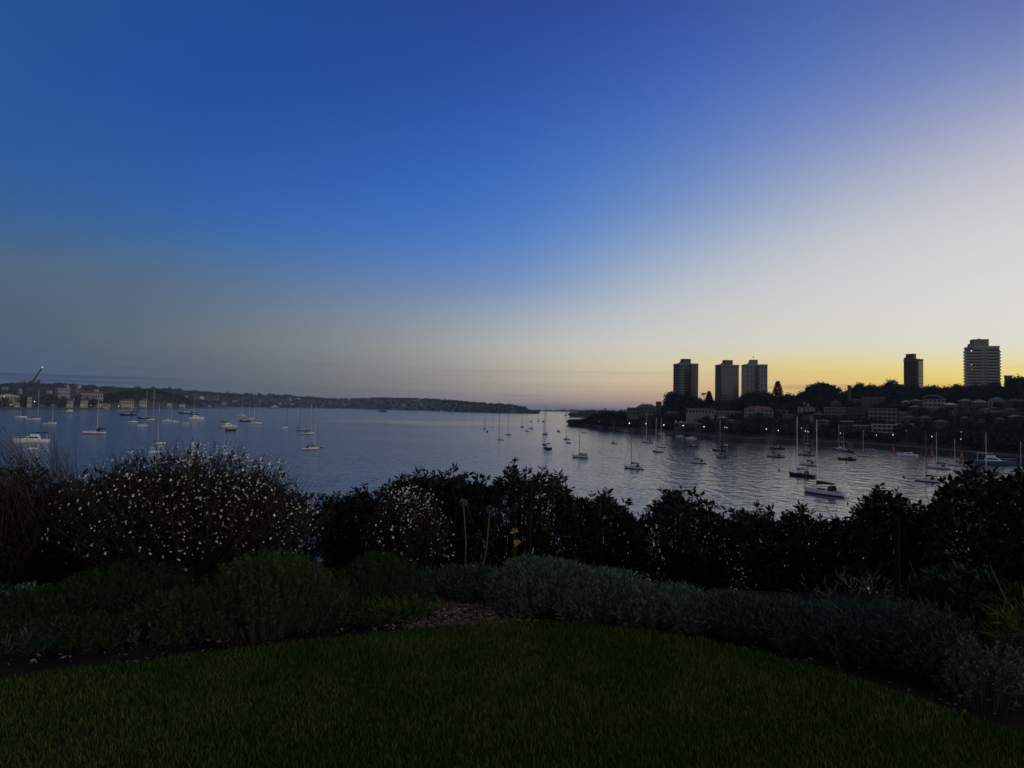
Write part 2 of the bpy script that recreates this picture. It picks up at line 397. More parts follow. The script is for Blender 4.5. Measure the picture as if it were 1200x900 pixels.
# ------------------------------------------------------------------ water
def water_material():
    mm = bpy.data.materials.new('harbour_water'); mm.use_nodes = True
    t = mm.node_tree; b = t.nodes['Principled BSDF']; L = t.links
    b.inputs['Base Color'].default_value = (0.012, 0.022, 0.034, 1)
    b.inputs['Roughness'].default_value = 0.12; b.inputs['IOR'].default_value = 2.9
    tcn = t.nodes.new('ShaderNodeTexCoord')
    def noise(scale, detail, sxyz, rot=0.0):
        mp = t.nodes.new('ShaderNodeMapping'); mp.inputs['Scale'].default_value = sxyz; mp.inputs['Rotation'].default_value = (0, 0, rot)
        n = t.nodes.new('ShaderNodeTexNoise'); n.inputs['Scale'].default_value = scale; n.inputs['Detail'].default_value = detail
        L.new(tcn.outputs['Object'], mp.inputs[0]); L.new(mp.outputs[0], n.inputs[0]); return n.outputs[0]
    h = nmath('ADD', nmath('MULTIPLY', noise(0.24, 3, (0.5, 1, 1), 0.25), 0.55, t), nmath('MULTIPLY', noise(0.06, 2, (0.6, 1, 1), -0.2), 0.45, t), t)
    h = nmath('ADD', h, nmath('MULTIPLY', noise(0.8, 3, (0.55, 1, 1), 0.1), 0.46, t), t)
    h = nmath('ADD', h, nmath('MULTIPLY', noise(0.30, 2, (1.0, 0.42, 1), 0.08), 1.5, t), t)
    # gust patches roughen the surface; slicks and old wakes calm it
    gust = noise(0.006, 3, (0.35, 1, 1), 0.1)
    mr = t.nodes.new('ShaderNodeMapRange'); mr.inputs['From Min'].default_value = 0.35; mr.inputs['From Max'].default_value = 0.65
    mr.inputs['To Min'].default_value = 0.55; mr.inputs['To Max'].default_value = 1.0; L.new(gust, mr.inputs[0])
    sp = t.nodes.new('ShaderNodeSeparateXYZ'); L.new(tcn.outputs['Object'], sp.inputs[0])
    calm = mr.outputs[0]
    # the open water at left is choppier than the bay sheltered by the right-hand headland
    shel = t.nodes.new('ShaderNodeMapRange'); shel.interpolation_type = 'SMOOTHSTEP'
    shel.inputs['From Min'].default_value = -170; shel.inputs['From Max'].default_value = 110
    shel.inputs['To Min'].default_value = 1.05; shel.inputs['To Max'].default_value = 0.27; L.new(sp.outputs[0], shel.inputs[0])
    for (ax, ay), (bx, by), half in WAKES:
        nx, ny = -(by - ay), (bx - ax); ln = math.hypot(nx, ny); nx, ny = nx / ln, ny / ln
        d = nmath('ABSOLUTE', nmath('ADD', nmath('ADD', nmath('MULTIPLY', sp.outputs[0], nx, t), nmath('MULTIPLY', sp.outputs[1], ny, t), t), -(ax * nx + ay * ny), t), None, t)
        tx, ty = (bx - ax) / ln, (by - ay) / ln
        s = nmath('ABSOLUTE', nmath('SUBTRACT', nmath('ADD', nmath('MULTIPLY', sp.outputs[0], tx, t), nmath('MULTIPLY', sp.outputs[1], ty, t), t), (ax + bx) / 2 * tx + (ay + by) / 2 * ty, t), None, t)
        k = t.nodes.new('ShaderNodeMapRange'); k.interpolation_type = 'SMOOTHSTEP'
        k.inputs['From Min'].default_value = half * 0.6; k.inputs['From Max'].default_value = half * 1.5; L.new(d, k.inputs[0])
        k2 = t.nodes.new('ShaderNodeMapRange'); k2.interpolation_type = 'SMOOTHSTEP'
        k2.inputs['From Min'].default_value = ln * 0.4; k2.inputs['From Max'].default_value = ln * 0.52; L.new(s, k2.inputs[0])
        calm = nmath('MULTIPLY', calm, nmath('MAXIMUM', nmath('MAXIMUM', k.outputs[0], k2.outputs[0], t), 0.25, t), t)
    bp = t.nodes.new('ShaderNodeBump'); bp.inputs['Distance'].default_value = 1.25
    L.new(h, bp.inputs['Height']); L.new(nmath('MULTIPLY', calm, shel.outputs[0], t), bp.inputs['Strength']); L.new(bp.outputs[0], b.inputs['Normal'])
    return mm
def g2(px, py):
    p = onz(px, py); return (p[0], p[1])
WAKES = [(g2(452, 496.2), g2(602, 495.2), 75), (g2(424, 493.6), g2(476, 492.4), 60), (g2(520, 497.2), g2(602, 495.6), 40)]
wm = water_material()
wv = MB(); S = 26000
wv.add([(-S, -200, 0), (S, -200, 0), (S, S, 0), (-S, S, 0)], [(0, 1, 2, 3)])
tag(wv.build('water', wm), 'blue grey rippled harbour water', None, None, 'structure')

# ------------------------------------------------------------------ foreground ground
def ground_z(x, y):
    if y < 5.6: return 18.37
    if y < 7.0: return 18.37 - 0.45 * smooth((y - 5.6) / 1.4)
    if y < 9.0: return 17.92 - 1.0 * smooth((y - 7.0) / 2.0) ** 1.2
    return max(16.92 - (y - 9.0) * 0.40, -3.0)
def grid_mesh(xs, ys, fz):
    v = [(x, y, fz(x, y)) for y in ys for x in xs]; n = len(xs)
    f = [(j * n + i, j * n + i + 1, (j + 1) * n + i + 1, (j + 1) * n + i) for j in range(len(ys) - 1) for i in range(n - 1)]
    return v, f
gx = np.concatenate([np.linspace(-70, -7, 10), np.linspace(-6, 6, 41), np.linspace(7, 70, 10)])
gy = np.concatenate([np.linspace(-14, 2, 5), np.linspace(2.4, 10, 40), np.linspace(11, 64, 14)])
gm = mat('garden_soil', (0.014, 0.011, 0.009), 0.95, 0.5, 6, spec=0.05, bump=0.6, bscale=30)
v, f = grid_mesh(gx, gy, lambda x, y: ground_z(x, y) + (0.012 * math.sin(7 * x + 3 * y) if y < 7 else 0.25 * math.sin(x * 0.7 + y * 0.4) if y > 12 else 0))
tag(MB().add(v, f).build('ground', gm, smooth=True), 'dark garden soil falling away to the harbour', None, None, 'structure')

LAWN_Z = 18.40
EDGE = [(-260, 822), (0, 796), (100, 783), (200, 771), (300, 758), (400, 748), (500, 736), (600, 729), (700, 731), (800, 744), (900, 767), (1000, 795), (1100, 828), (1200, 862), (1330, 905)]
edge = [onz(px, py, LAWN_Z) for px, py in EDGE]
def edge_y(x):
    return float(np.interp(x, [p[0] for p in edge], [p[1] for p in edge]))
lv = MB()
exs = np.linspace(edge[0][0], edge[-1][0], 60)
top = [(x, edge_y(x) + 0.015 * math.sin(x * 9)) for x in exs]
vs = [(x, y, LAWN_Z) for x, y in top] + [(x, y * 0.5 - 2.0, LAWN_Z) for x, y in top] + [(x, -12.0, LAWN_Z) for x, y in top]
n = len(top)
lv.add(vs, [(n + i, n + i + 1, i + 1, i) for i in range(n - 1)] + [(2 * n + i, 2 * n + i + 1, n + i + 1, n + i) for i in range(n - 1)])
lawn_m = mat('lawn_turf', (0.012, 0.020, 0.005), 0.95, spec=0.02, var=0.45, vscale=5)
tag(lv.build('lawn', lawn_m), 'mown lawn with a curved edge', None, None, 'structure')

def grass_material():
    mm = bpy.data.materials.new('grass_blades'); mm.use_nodes = True
    t = mm.node_tree; b = t.nodes['Principled BSDF']; b.inputs['Roughness'].default_value = 0.8; b.inputs['Specular IOR Level'].default_value = 0.08
    g = t.nodes.new('ShaderNodeNewGeometry'); tcn = t.nodes.new('ShaderNodeTexCoord'); n = t.nodes.new('ShaderNodeTexNoise')
    n.inputs['Scale'].default_value = 2.2; n.inputs['Detail'].default_value = 5
    t.links.new(tcn.outputs['Object'], n.inputs[0])
    mixf = nmath('ADD', nmath('MULTIPLY', g.outputs['Random Per Island'], 0.45, t), nmath('MULTIPLY', n.outputs[0], 0.75, t), t)
    r = t.nodes.new('ShaderNodeValToRGB'); e = r.color_ramp.elements
    e[0].position, e[0].color = 0.25, (0.016, 0.046, 0.010, 1)
    e[1].position, e[1].color = 0.98, (0.160, 0.160, 0.035, 1)
    k = e.new(0.6); k.color = (0.042, 0.082, 0.014, 1)
    t.links.new(mixf, r.inputs[0]); t.links.new(r.outputs[0], b.inputs['Base Color'])
    return mm
def build_grass():
    n = 330000
    x = rng.uniform(-5.2, 5.0, n); y = rng.uniform(2.1, 5.0, n)
    ey = np.interp(x, [p[0] for p in edge], [p[1] for p in edge]) + rng.normal(0, 0.025, n)
    keep = (y < ey) & (np.abs(x) < y * 0.92 + 0.4)
    x, y = x[keep], y[keep]; n = len(x)
    h = rng.uniform(0.010, 0.024, n) * (0.9 + 0.25 * np.sin(x * 3.1 + 1.3) * np.sin(y * 4.3)) + 0.006
    a = rng.uniform(0, 2 * PI, n); lean = rng.uniform(0.1, 0.75, n) * h
    wd = rng.uniform(0.0009, 0.0021, n)
    b = np.stack([x, y, np.full(n, LAWN_Z)], 1)
    s = np.stack([np.cos(a + 1.57), np.sin(a + 1.57), 0 * a], 1) * wd[:, None]
    d = np.stack([np.cos(a) * lean, np.sin(a) * lean, h], 1)
    mid = b + d * 0.55 * np.array([0.7, 0.7, 1.1])
    v = np.stack([b - s, b + s, mid + s * 0.8, mid - s * 0.8, b + d + s * 0.15, b + d - s * 0.15], 1)
    i = np.arange(n)[:, None] * 6
    f = np.concatenate([i + np.array([[0, 1, 2, 3]]), i + np.array([[3, 2, 4, 5]])])
    tag(npmesh('grass', v.reshape(-1, 3), f, grass_material()), 'short dark green mown grass blades', None, None, 'stuff')
build_grass()

# ------------------------------------------------------------------ land across the water, right
SHORE = [(640, 700), (669, 790), (700, 718), (740, 610), (780, 560), (800, 520), (840, 470), (870, 444), (900, 440), (960, 414), (1000, 404), (1040, 381), (1100, 343), (1150, 310), (1200, 286), (1300, 235), (1420, 190), (1560, 150)]
SKYL = [(640, 500), (669, 497), (678, 493), (690, 487), (700, 484), (720, 483), (733, 484), (750, 480), (775, 476), (790, 470), (835, 470), (868, 464), (900, 463), (920, 466), (935, 463), (945, 461), (985, 461), (1000, 455), (1030, 454), (1045, 450), (1060, 453), (1085, 454), (1110, 456), (1130, 453), (1160, 450), (1200, 444), (1300, 440), (1560, 430)]
def shoreY(px): return lerp_tab(SHORE, px)
def ridge(px):
    Y = shoreY(px) + depth_of(px)
    return max(zof(px, lerp_tab(SKYL, px), Y) - 9.5, 1.5)
def depth_of(px): return lerp_tab([(640, 25), (700, 40), (735, 90), (780, 160), (840, 230), (1560, 230)], px)
def land_z(px, s):
    D = depth_of(px)
    if s <= 0: return -2.5
    q = min(30.0, D * 0.4)
    if s < q: return 2.4 + 0.6 * s / q
    H = ridge(px)
    if s < D: return 3.0 + (H - 3.0) * smooth((s - q) / (D - q)) ** 0.85
    if s < D + 90: return H
    return H - (H + 3) * smooth((s - D - 90) / 330)
def land_at(px, s):
    Y = shoreY(px) + s
    return np.array([xof(px, Y), Y, land_z(px, s)])
pxs = np.linspace(667, 1560, 93)
rows = [-0.3, 0, 0.4, 4, 12, 30, 45, 60, 80, 100, 120, 140, 165, 190, 215, 240, 270, 310, 360, 430, 520, 660]
v = []
for s in rows:
    for px in pxs:
        D = depth_of(px); ss = s if s <= 4 else s * min(1.0, 0.25 + 0.75 * D / 230)
        p = land_at(px, ss)
        if s <= 0: p[2] = -2.5
        v.append(p)
n = len(pxs)
f = [(j * n + i, j * n + i + 1, (j + 1) * n + i + 1, (j + 1) * n + i) for j in range(len(rows) - 1) for i in range(n - 1)]
tag(MB().add(v, f).build('terrain', 'soil_land'), 'dark headland rising from the far shore', None, None, 'structure')
# sandstone sea wall and the pale promenade behind it
wall, walk = MB(), MB()
wp = np.linspace(684, 1500, 70)
for i in range(len(wp) - 1):
    a, b = wp[i], wp[i + 1]
    A0, B0 = land_at(a, 0.5), land_at(b, 0.5); A1, B1 = land_at(a, 1.5), land_at(b, 1.5)
    A2, B2 = land_at(a, 8), land_at(b, 8)
    def z(p, h): return (p[0], p[1], h)
    wall.add([z(A0, -1.5), z(B0, -1.5), z(B0, 3.3), z(A0, 3.3), z(A1, -1.5), z(B1, -1.5), z(B1, 3.3), z(A1, 3.3)],
             [(0, 1, 2, 3), (3, 2, 6, 7), (4, 7, 6, 5)])
    walk.add([z(A1, 3.0), z(B1, 3.0), z(B2, 3.02), z(A2, 3.02)], [(0, 1, 2, 3)])
tag(wall.build('sea_wall', 'stone'), 'long sandstone sea wall along the far right-hand shore', 'sea wall')
tag(walk.build('path', 'path'), 'pale waterfront path', None, None, 'structure')

# ------------------------------------------------------------------ trees
def crown_arrays(r, clusters, per, leaf, rx, ry, rz, cz, flat=0.0, rad=0.30):
    """leaf clumps gathered round many cluster centres through the crown's volume, with gaps between them"""
    c = unit(r.normal(size=(clusters, 3))) * (r.uniform(0.35, 1.0, (clusters, 1)) ** 0.5)
    c[:, 2] = np.where(c[:, 2] < 0, c[:, 2] * (1 - flat), c[:, 2])
    cs = r.uniform(0.6, 1.25, (clusters, 1))
    p = (c[:, None, :] + r.normal(size=(clusters, per, 3)) * rad * 0.5 * cs[:, None]).reshape(-1, 3)
    p = p * np.array([rx, ry, rz]) + np.array([0, 0, cz])
    d = unit(r.normal(size=p.shape) + np.array([0, 0, 0.35]))
    return leaf_quads(p, d, r.uniform(0.7, 1.4, len(p)) * leaf, r.uniform(0.5, 0.9, len(p)) * leaf, r)
def trunk_mb(h, r0_, limbs, spread, r):
    mb = MB(); mb.tube([(0, 0, -1.5), (0.1, 0, h * 0.3), (0.0, 0.15, h * 0.62), (0, 0, h * 0.85)], [r0_, r0_ * 0.8, r0_ * 0.55, r0_ * 0.25], 7)
    for k in range(limbs):
        a = 2 * PI * k / limbs + r.uniform(-0.3, 0.3); z0 = h * r.uniform(0.3, 0.55)
        mb.tube([(0, 0, z0), (math.cos(a) * spread * 0.4, math.sin(a) * spread * 0.4, z0 + h * 0.16), (math.cos(a) * spread * 0.75, math.sin(a) * spread * 0.75, z0 + h * 0.30)], [r0_ * 0.4, r0_ * 0.26, r0_ * 0.1], 5)
    return mb
def broad_tree(px, ytop, Y, ybase, rpx, label, cat='tree', group=None, flat=0.3, material='crown', seed=0, leaf=1.0, name='broadleaf_tree', squash=1.0, clusters=90, per=40, rad=0.34):
    r = np.random.default_rng(seed + int(px * 7))
    P = at(px, ytop, Y); zb = zof(px, ybase, Y)
    h = P[2] - zb; rr = rpx * Y / F
    t = empty(name, (P[0], P[1], zb), r.uniform(0, 6), label, cat, group)
    rz = min(h * 0.5, rr * squash)
    v, f = crown_arrays(r, clusters, per, max(leaf, min(rr * 0.17, 2.0)), rr * 0.95, rr * 0.95, rz, h - rz * 1.0, flat, rad)
    npmesh('crown', v, f, material, t)
    trunk_mb(h, max(0.25, rr * 0.07), 6, rr, r).build('trunk', 'bark', t)
    return t

# ------------------------------------------------------------------ towers
def tower(name, px0, px1, Y, ybase, yroof, yaw, ratio, floors, material, label, cat='apartment tower', pent=None, style='bands', pent_mat=None, slab='conc', notch=0.0, antenna=0.0, lit=()):
    """yaw: turn from facing the camera (deg); ratio: depth / width"""
    pc = (px0 + px1) / 2; P = at(pc, yroof, Y); azm = math.atan2(P[0], P[1])
    span = (px1 - px0) * Y * math.cos(azm) / F
    a = R(yaw); W = span / (abs(math.cos(a)) + ratio * abs(math.sin(a))); D = W * ratio
    z0 = zof(pc, ybase, Y); H = P[2] - z0
    t = empty(name, (P[0], P[1] + D * 0.3, z0), -azm + a, label, cat)
    x, y = W / 2, D / 2
    nX = W * 0.07
    if notch:
        k = W * notch; poly = [(-x, -y), (-k, -y), (-k, -y + k * 1.4), (k, -y + k * 1.4), (k, -y), (x, -y), (x, y), (-x, y)]
    else:
        c = W * 0.08; poly = [(-x + c, -y), (x - c, -y), (x, -y + c), (x, y - c), (x - c, y), (-x + c, y), (-x, y - c), (-x, -y + c)]
    MB().prism(poly, -12, H).build('wall', material, t)
    fh = H / floors
    def ring(scale, za, zb, nm, mt, pl=poly):
        return MB().prism([(px_ + math.copysign(scale, px_), py_ + math.copysign(scale, py_)) for px_, py_ in pl], za, zb).build(nm, mt, t)
    ring(0.25, H - 0.9, H + 0.5, 'parapet', slab)
    if style == 'bands':
        for k in range(floors - 1):
            ring(0.10, k * fh + fh * 0.35, k * fh + fh * 0.92, 'window', 'tower_glass')
    elif style == 'balconies':
        for k in range(floors - 1):
            z = k * fh
            MB().box(-x * 0.5, x * 0.15, -y - 0.12, -y + 0.3, z + fh * 0.3, z + fh * 0.85).build('window', 'tower_glass', t)
            MB().box(x * 0.45, x * 0.85, -y - 0.12, -y + 0.3, z + fh * 0.3, z + fh * 0.85).build('window', 'tower_glass', t)
            b = MB(); b.box(-x - 1.8, -x * 0.62, -y - 1.2, y * 0.5, z, z + 0.3); b.box(-x - 1.8, -x - 1.6, -y - 1.2, y * 0.5, z + 0.3, z + 1.25); b.box(-x - 1.8, -x * 0.62, -y - 1.2, -y - 1.05, z + 0.3, z + 1.25)
            b.build('balcony', slab, t)
    elif style == 'stripes':
        nst = 6
        for k in range(nst):
            xa = -x + (k + 0.25) * W / nst
            for j in range(8):
                MB().box(xa, xa + W / nst * 0.5, -y - 0.12, -y + 0.3, H * j / 8 + 0.5, H * (j + 1) / 8 - 1.3).build('window', 'tower_glass', t)
        for k in range(4):
            ya = -y + (k + 0.25) * D / 4
            for sgn in (-1,):
                MB().box(sgn * x - 0.12, sgn * x + 0.12, ya, ya + D / 8, 1, H - 1.5).build('window', 'tower_glass', t)
    if style == 'slabs':
        for k in range(floors - 1):
            z = k * fh
            b = MB()
            b.box(-x - 0.15, -0.10 * W, -y - 0.8, -y + 0.2, z + fh * 0.0, z + fh * 0.42)
            b.box(0.02 * W, x + 0.15, -y - 0.8, -y + 0.2, z + fh * 0.0, z + fh * 0.42)
            b.build('balcony', slab, t)
            g = MB(); g.box(-x + 0.4, -0.12 * W, -y - 0.14, -y + 0.2, z + fh * 0.45, z + fh * 0.95); g.box(0.06 * W, x - 0.5, -y - 0.14, -y + 0.2, z + fh * 0.45, z + fh * 0.95)
            g.build('window', 'tower_glass', t)
            e = MB(); e.box(-x - 4.2, -x - 0.02, -y - 0.6, -y + 4.0, z, z + 1.35); e.box(-x - 4.2, -x - 3.3, -y - 0.6, -y + 1.0, z + 1.35, z + fh - 0.02)
            e.build('side_balcony', slab, t)
            s = MB(); s.box(x - 0.2, x + 0.8, -y + 1, y - 1, z, z + fh * 0.42); s.build('balcony', slab, t)
    for lx, ly in lit:
        xl = (lx - pc) * span / (px1 - px0) / math.cos(a); zl = zof(lx, ly, Y) - z0
        MB().box(xl - .42, xl + .42, -y - .3, -y - .1, zl - .4, zl + .4).build('lit_window', 'winglow', t)
    if pent:
        qx0, qx1, qy = pent
        d0, d1 = (qx0 - pc) * Y * math.cos(azm) / F / max(math.cos(a), 0.5), (qx1 - pc) * Y * math.cos(azm) / F / max(math.cos(a), 0.5)
        cut = y * 0.55 * abs(math.sin(a)) * 0.9; d0, d1 = d0 + cut, d1 - cut
        d0, d1 = max(d0, -x + 0.6), min(d1, x - 0.6)
        zt = zof(pc, qy, Y) - z0
        pb = MB(); pb.box(d0, d1, -y * 0.5, y * 0.5, H + 0.3, zt); pb.box(d0 - 0.3, d1 + 0.3, -y * 0.53, y * 0.53, zt, zt + 0.5)
        rf = pb.build('penthouse', pent_mat or material, t)
        MB().box(d0 - 2, d0 - 0.2, -y * 0.4, y * 0.4, H + 0.3, H + (zt - H) * 0.5).build('plant_room', material, t)
        if antenna:
            za = zof(pc, antenna, Y) - z0
            MB().tube([((d0 + d1) / 2, 0, zt), ((d0 + d1) / 2, 0, za)], [0.25, 0.15], 5).box((d0 + d1) / 2 - 0.9, (d0 + d1) / 2 + 0.9, -0.15, 0.15, za - 1.6, za - 0.9).build('antenna', 'dark_alloy', t)
    return t
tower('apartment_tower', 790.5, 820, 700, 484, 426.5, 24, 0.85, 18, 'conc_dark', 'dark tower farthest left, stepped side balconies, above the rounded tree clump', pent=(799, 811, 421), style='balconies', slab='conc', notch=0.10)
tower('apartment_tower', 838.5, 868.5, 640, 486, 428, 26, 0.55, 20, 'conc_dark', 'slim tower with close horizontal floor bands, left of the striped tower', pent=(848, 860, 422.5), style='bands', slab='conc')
tower('apartment_tower', 870.5, 901.5, 760, 470, 427.5, 18, 0.7, 17, 'conc', 'tower with dark vertical window stripes and a rooftop mast', pent=(879.5, 890, 422), style='stripes', slab='conc_pale', notch=0.13, antenna=417)
tower('apartment_tower', 1060.5, 1085, 600, 468, 421.5, -28, 0.75, 18, 'brick', 'narrow brown brick tower standing alone on the ridge', pent=(1064, 1076, 415), style='bands', slab='brick', pent_mat='conc_dark')
tower('apartment_tower', 1133, 1177, 540, 466, 406.5, 20, 0.7, 17, 'conc', 'wide pale slab-balcony tower with a tall roof block, rightmost of the towers', pent=(1141, 1163.5, 398), style='slabs', slab='conc_pale', antenna=395, lit=((1138.5, 411), (1138.6, 427), (1139.2, 433), (1140.2, 452.5)))

# ------------------------------------------------------------------ houses on the right-hand slope
HOUSES = []   # pixel rectangles the wood must not hide
def house(px0, px1, ytop, ybot, Y, label, walls='stucco', roof='hip', roofm='slate', storeys=2, bays=4, yaw=0, depth=10, ridge_px=None, name='house', cat='house', balcony=False, extras=None, glass='boat_glass'):
    pc = (px0 + px1) / 2; P = at(pc, ybot, Y); azm = math.atan2(P[0], P[1])
    Wd = (px1 - px0) * Y * math.cos(azm) / F; z0 = P[2]; Ht = zof(pc, ytop, Y) - z0
    HOUSES.append((px0 - 1, px1 + 1, ytop, ybot, Y))
    t = empty(name, (P[0], P[1], z0), -azm + R(yaw), label, cat)
    rh = 0.0 if roof == 'flat' else Ht * 0.32
    Hw = Ht - rh; x = Wd / 2
    MB().box(-x, x, 0, depth, -9, Hw).build('wall', walls, t)
    o = 0.45
    if roof == 'hip':
        q = min(depth / 2, x * 0.8)
        MB().add([(-x - o, -o, Hw + .02), (x + o, -o, Hw + .02), (x + o, depth + o, Hw + .02), (-x - o, depth + o, Hw + .02), (-x + q, depth / 2, Ht), (x - q, depth / 2, Ht)],
                 [(0, 1, 5, 4), (1, 2, 5), (2, 3, 4, 5), (3, 0, 4), (3, 2, 1, 0)]).build('roof', roofm, t)
    elif roof == 'gable':
        MB().add([(-x - o, -o, Hw + .02), (x + o, -o, Hw + .02), (x + o, depth + o, Hw + .02), (-x - o, depth + o, Hw + .02), (0, -o, Ht), (0, depth + o, Ht)],
                 [(0, 1, 4), (1, 2, 5, 4), (2, 3, 5), (3, 0, 4, 5), (3, 2, 1, 0)]).build('roof', roofm, t)
    elif roof == 'curve':
        n = 9; vs = []
        for i in range(n):
            u = i / (n - 1); xx = -x - o + u * (2 * x + 2 * o); zz = Hw + rh * math.sin(PI * min(1, 0.15 + 0.85 * u)) ** 0.8
            vs += [(xx, -1, zz), (xx, depth, zz), (xx, -1, zz - 0.4), (xx, depth, zz - 0.4)]
        fs = []
        for i in range(n - 1):
            k = 4 * i; fs += [(k, k + 4, k + 5, k + 1), (k + 2, k + 3, k + 7, k + 6), (k, k + 2, k + 6, k + 4), (k + 1, k + 5, k + 7, k + 3)]
        MB().add(vs, fs).build('roof', roofm, t)
    else:
        MB().box(-x - 0.4, x + 0.4, -0.5, depth + 0.3, Hw, Hw + 0.45).build('roof', roofm, t)
    sh = Hw / storeys
    for s in range(storeys):
        for b in range(bays):
            xa = -x + (b + 0.2) * Wd / bays
            wnd = MB().box(xa, xa + Wd / bays * (0.72 if balcony else 0.5), -0.06, 0.2, s * sh + sh * 0.2, s * sh + sh * (0.9 if balcony else 0.72)).build('window', glass, t)
        if balcony:
            MB().box(-x - 0.3, x + 0.3, -2.0, -0.01, s * sh - 0.15, s * sh + 0.2).box(-x - 0.3, x + 0.3, -2.0, -1.85, s * sh + 0.2, s * sh + 1.0).build('balcony', walls, t)
    if balcony:
        for b in range(0, bays + 1, 2):
            xa = -x + b * Wd / bays
            MB().box(xa - 0.2, xa + 0.2, -1.84, -1.5, 0, Hw).build('column', walls, t)
    for e in (extras or []):
        if e[0] == 'chimney':
            MB().box(e[1] * x - 0.6, e[1] * x + 0.6, depth * 0.4, depth * 0.4 + 1.2, Hw, Ht + e[2]).build('chimney', walls, t)
        if e[0] == 'gable':
            gx_ = e[1] * x; gw = Wd * 0.13
            MB().add([(gx_ - gw, -0.7, Hw * 0.5), (gx_ + gw, -0.7, Hw * 0.5), (gx_ + gw, -0.7, Hw), (gx_, -0.7, Ht + 1.5), (gx_ - gw, -0.7, Hw),
                      (gx_ - gw, 4, Hw * 0.5), (gx_ + gw, 4, Hw * 0.5), (gx_ + gw, 4, Hw), (gx_, 4, Ht + 1.5), (gx_ - gw, 4, Hw)],
                     [(0, 1, 2, 3, 4), (9, 8, 7, 6, 5), (1, 6, 7, 2), (2, 7, 8, 3), (3, 8, 9, 4), (4, 9, 5, 0)]).build('gable', walls, t)
    return t
house(735, 748, 478, 486, 640, 'low flat-roofed house at the tip end of the right-hand slope', 'stucco_grey', 'flat', 'slate', 2, 4)
house(746, 769, 473.5, 485, 650, 'wide hip-roofed house left of the square stair tower', 'stucco_grey', 'hip', 'slate', 2, 5)
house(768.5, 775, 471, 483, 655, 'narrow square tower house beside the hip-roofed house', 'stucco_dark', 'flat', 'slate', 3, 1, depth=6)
house(804, 837, 479, 485, 560, 'long low pale terrace wall house under the tall towers', 'stucco', 'flat', 'conc', 1, 9, depth=8)
house(872, 906, 476, 487.5, 540, 'big cream mansion with arched bays and a pointed central gable', 'stucco', 'hip', 'tile', 2, 7, extras=[('gable', -0.05, 0)])
house(935, 955, 475, 484, 560, 'white villa with two tall chimneys left of the balcony flats', 'stucco_white', 'hip', 'slate', 2, 4, extras=[('chimney', -0.25, 3.2), ('chimney', 0.2, 2.0)])
house(966, 991, 478, 490, 520, 'block of flats with pale balcony slabs and square columns', 'stucco', 'flat', 'conc_pale', 3, 6, balcony=True)
house(973, 985, 469.5, 477, 560, 'small grey house set above the pale balcony flats', 'stucco_grey', 'hip', 'slate', 2, 3)
house(1010, 1036, 466, 476, 520, 'grey stepped flats high on the slope under the skyline trees', 'stucco_grey', 'flat', 'conc_pale', 3, 6, balcony=True)
house(1018, 1050, 479, 497, 480, 'large grid-fronted block of flats with recessed balconies', 'stucco', 'flat', 'conc', 4, 6, balcony=True, glass='tower_glass')
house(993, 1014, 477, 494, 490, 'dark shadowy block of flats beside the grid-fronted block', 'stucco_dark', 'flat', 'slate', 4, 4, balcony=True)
house(985, 1000, 494, 504, 455, 'low house with thin white roof edge near the waterfront', 'stucco_dark', 'flat', 'metal_roof', 2, 3)
house(1000, 1022, 499, 506, 440, 'long pale arcade building with a row of square openings', 'stucco_grey', 'flat', 'conc_pale', 1, 5)
house(1022, 1050, 498, 512, 430, 'modern white flats with stacked terraces near the waterfront', 'stucco_white', 'flat', 'metal_roof', 3, 5, balcony=True)
house(1050, 1071, 497, 502, 435, 'long white single-storey wing right of the modern white flats', 'stucco_white', 'flat', 'metal_roof', 1, 4)
house(1082, 1108, 463, 478, 480, 'modern house with a pale curved roof below the brown tower', 'stucco_white', 'curve', 'metal_roof', 2, 5, balcony=True)
house(1106, 1122, 472, 479, 470, 'pale house with a plain hip roof beside the curved-roof house', 'stucco', 'hip', 'metal_roof', 1, 4)
house(1122, 1140, 467, 476, 475, 'grey gabled house left of the foot of the wide pale tower', 'stucco_grey', 'gable', 'metal_roof', 2, 3)
house(1138, 1158, 468, 479, 450, 'house with a wide grey hip roof in front of the wide pale tower', 'stucco_grey', 'hip', 'conc', 2, 4)
house(1158, 1178, 465, 478, 445, 'white-walled house at the right foot of the wide pale tower', 'stucco_white', 'hip', 'slate', 2, 4)
house(1177, 1186, 440.5, 466, 560, 'grey annex block attached beside the wide pale tower', 'conc', 'flat', 'conc', 6, 2)
house(1180, 1206, 466, 478, 430, 'hip-roofed house with a lit window at the right picture edge', 'stucco_grey', 'hip', 'slate', 2, 4)
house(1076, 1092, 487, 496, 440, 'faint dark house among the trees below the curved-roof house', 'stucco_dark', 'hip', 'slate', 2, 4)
house(1094, 1112, 492, 499, 420, 'faint grey low house under the trees above the lit lamps', 'stucco_grey', 'hip', 'slate', 1, 4)
house(835, 868, 482, 487, 575, 'pale podium terrace at the foot of the banded tower', 'conc', 'flat', 'conc_pale', 1, 8)
house(790, 822, 494, 501, 540, 'low boathouse pavilion behind the jetty with the orange boat', 'stucco_dark', 'hip', 'slate', 1, 5)
hr0 = random.Random(4)
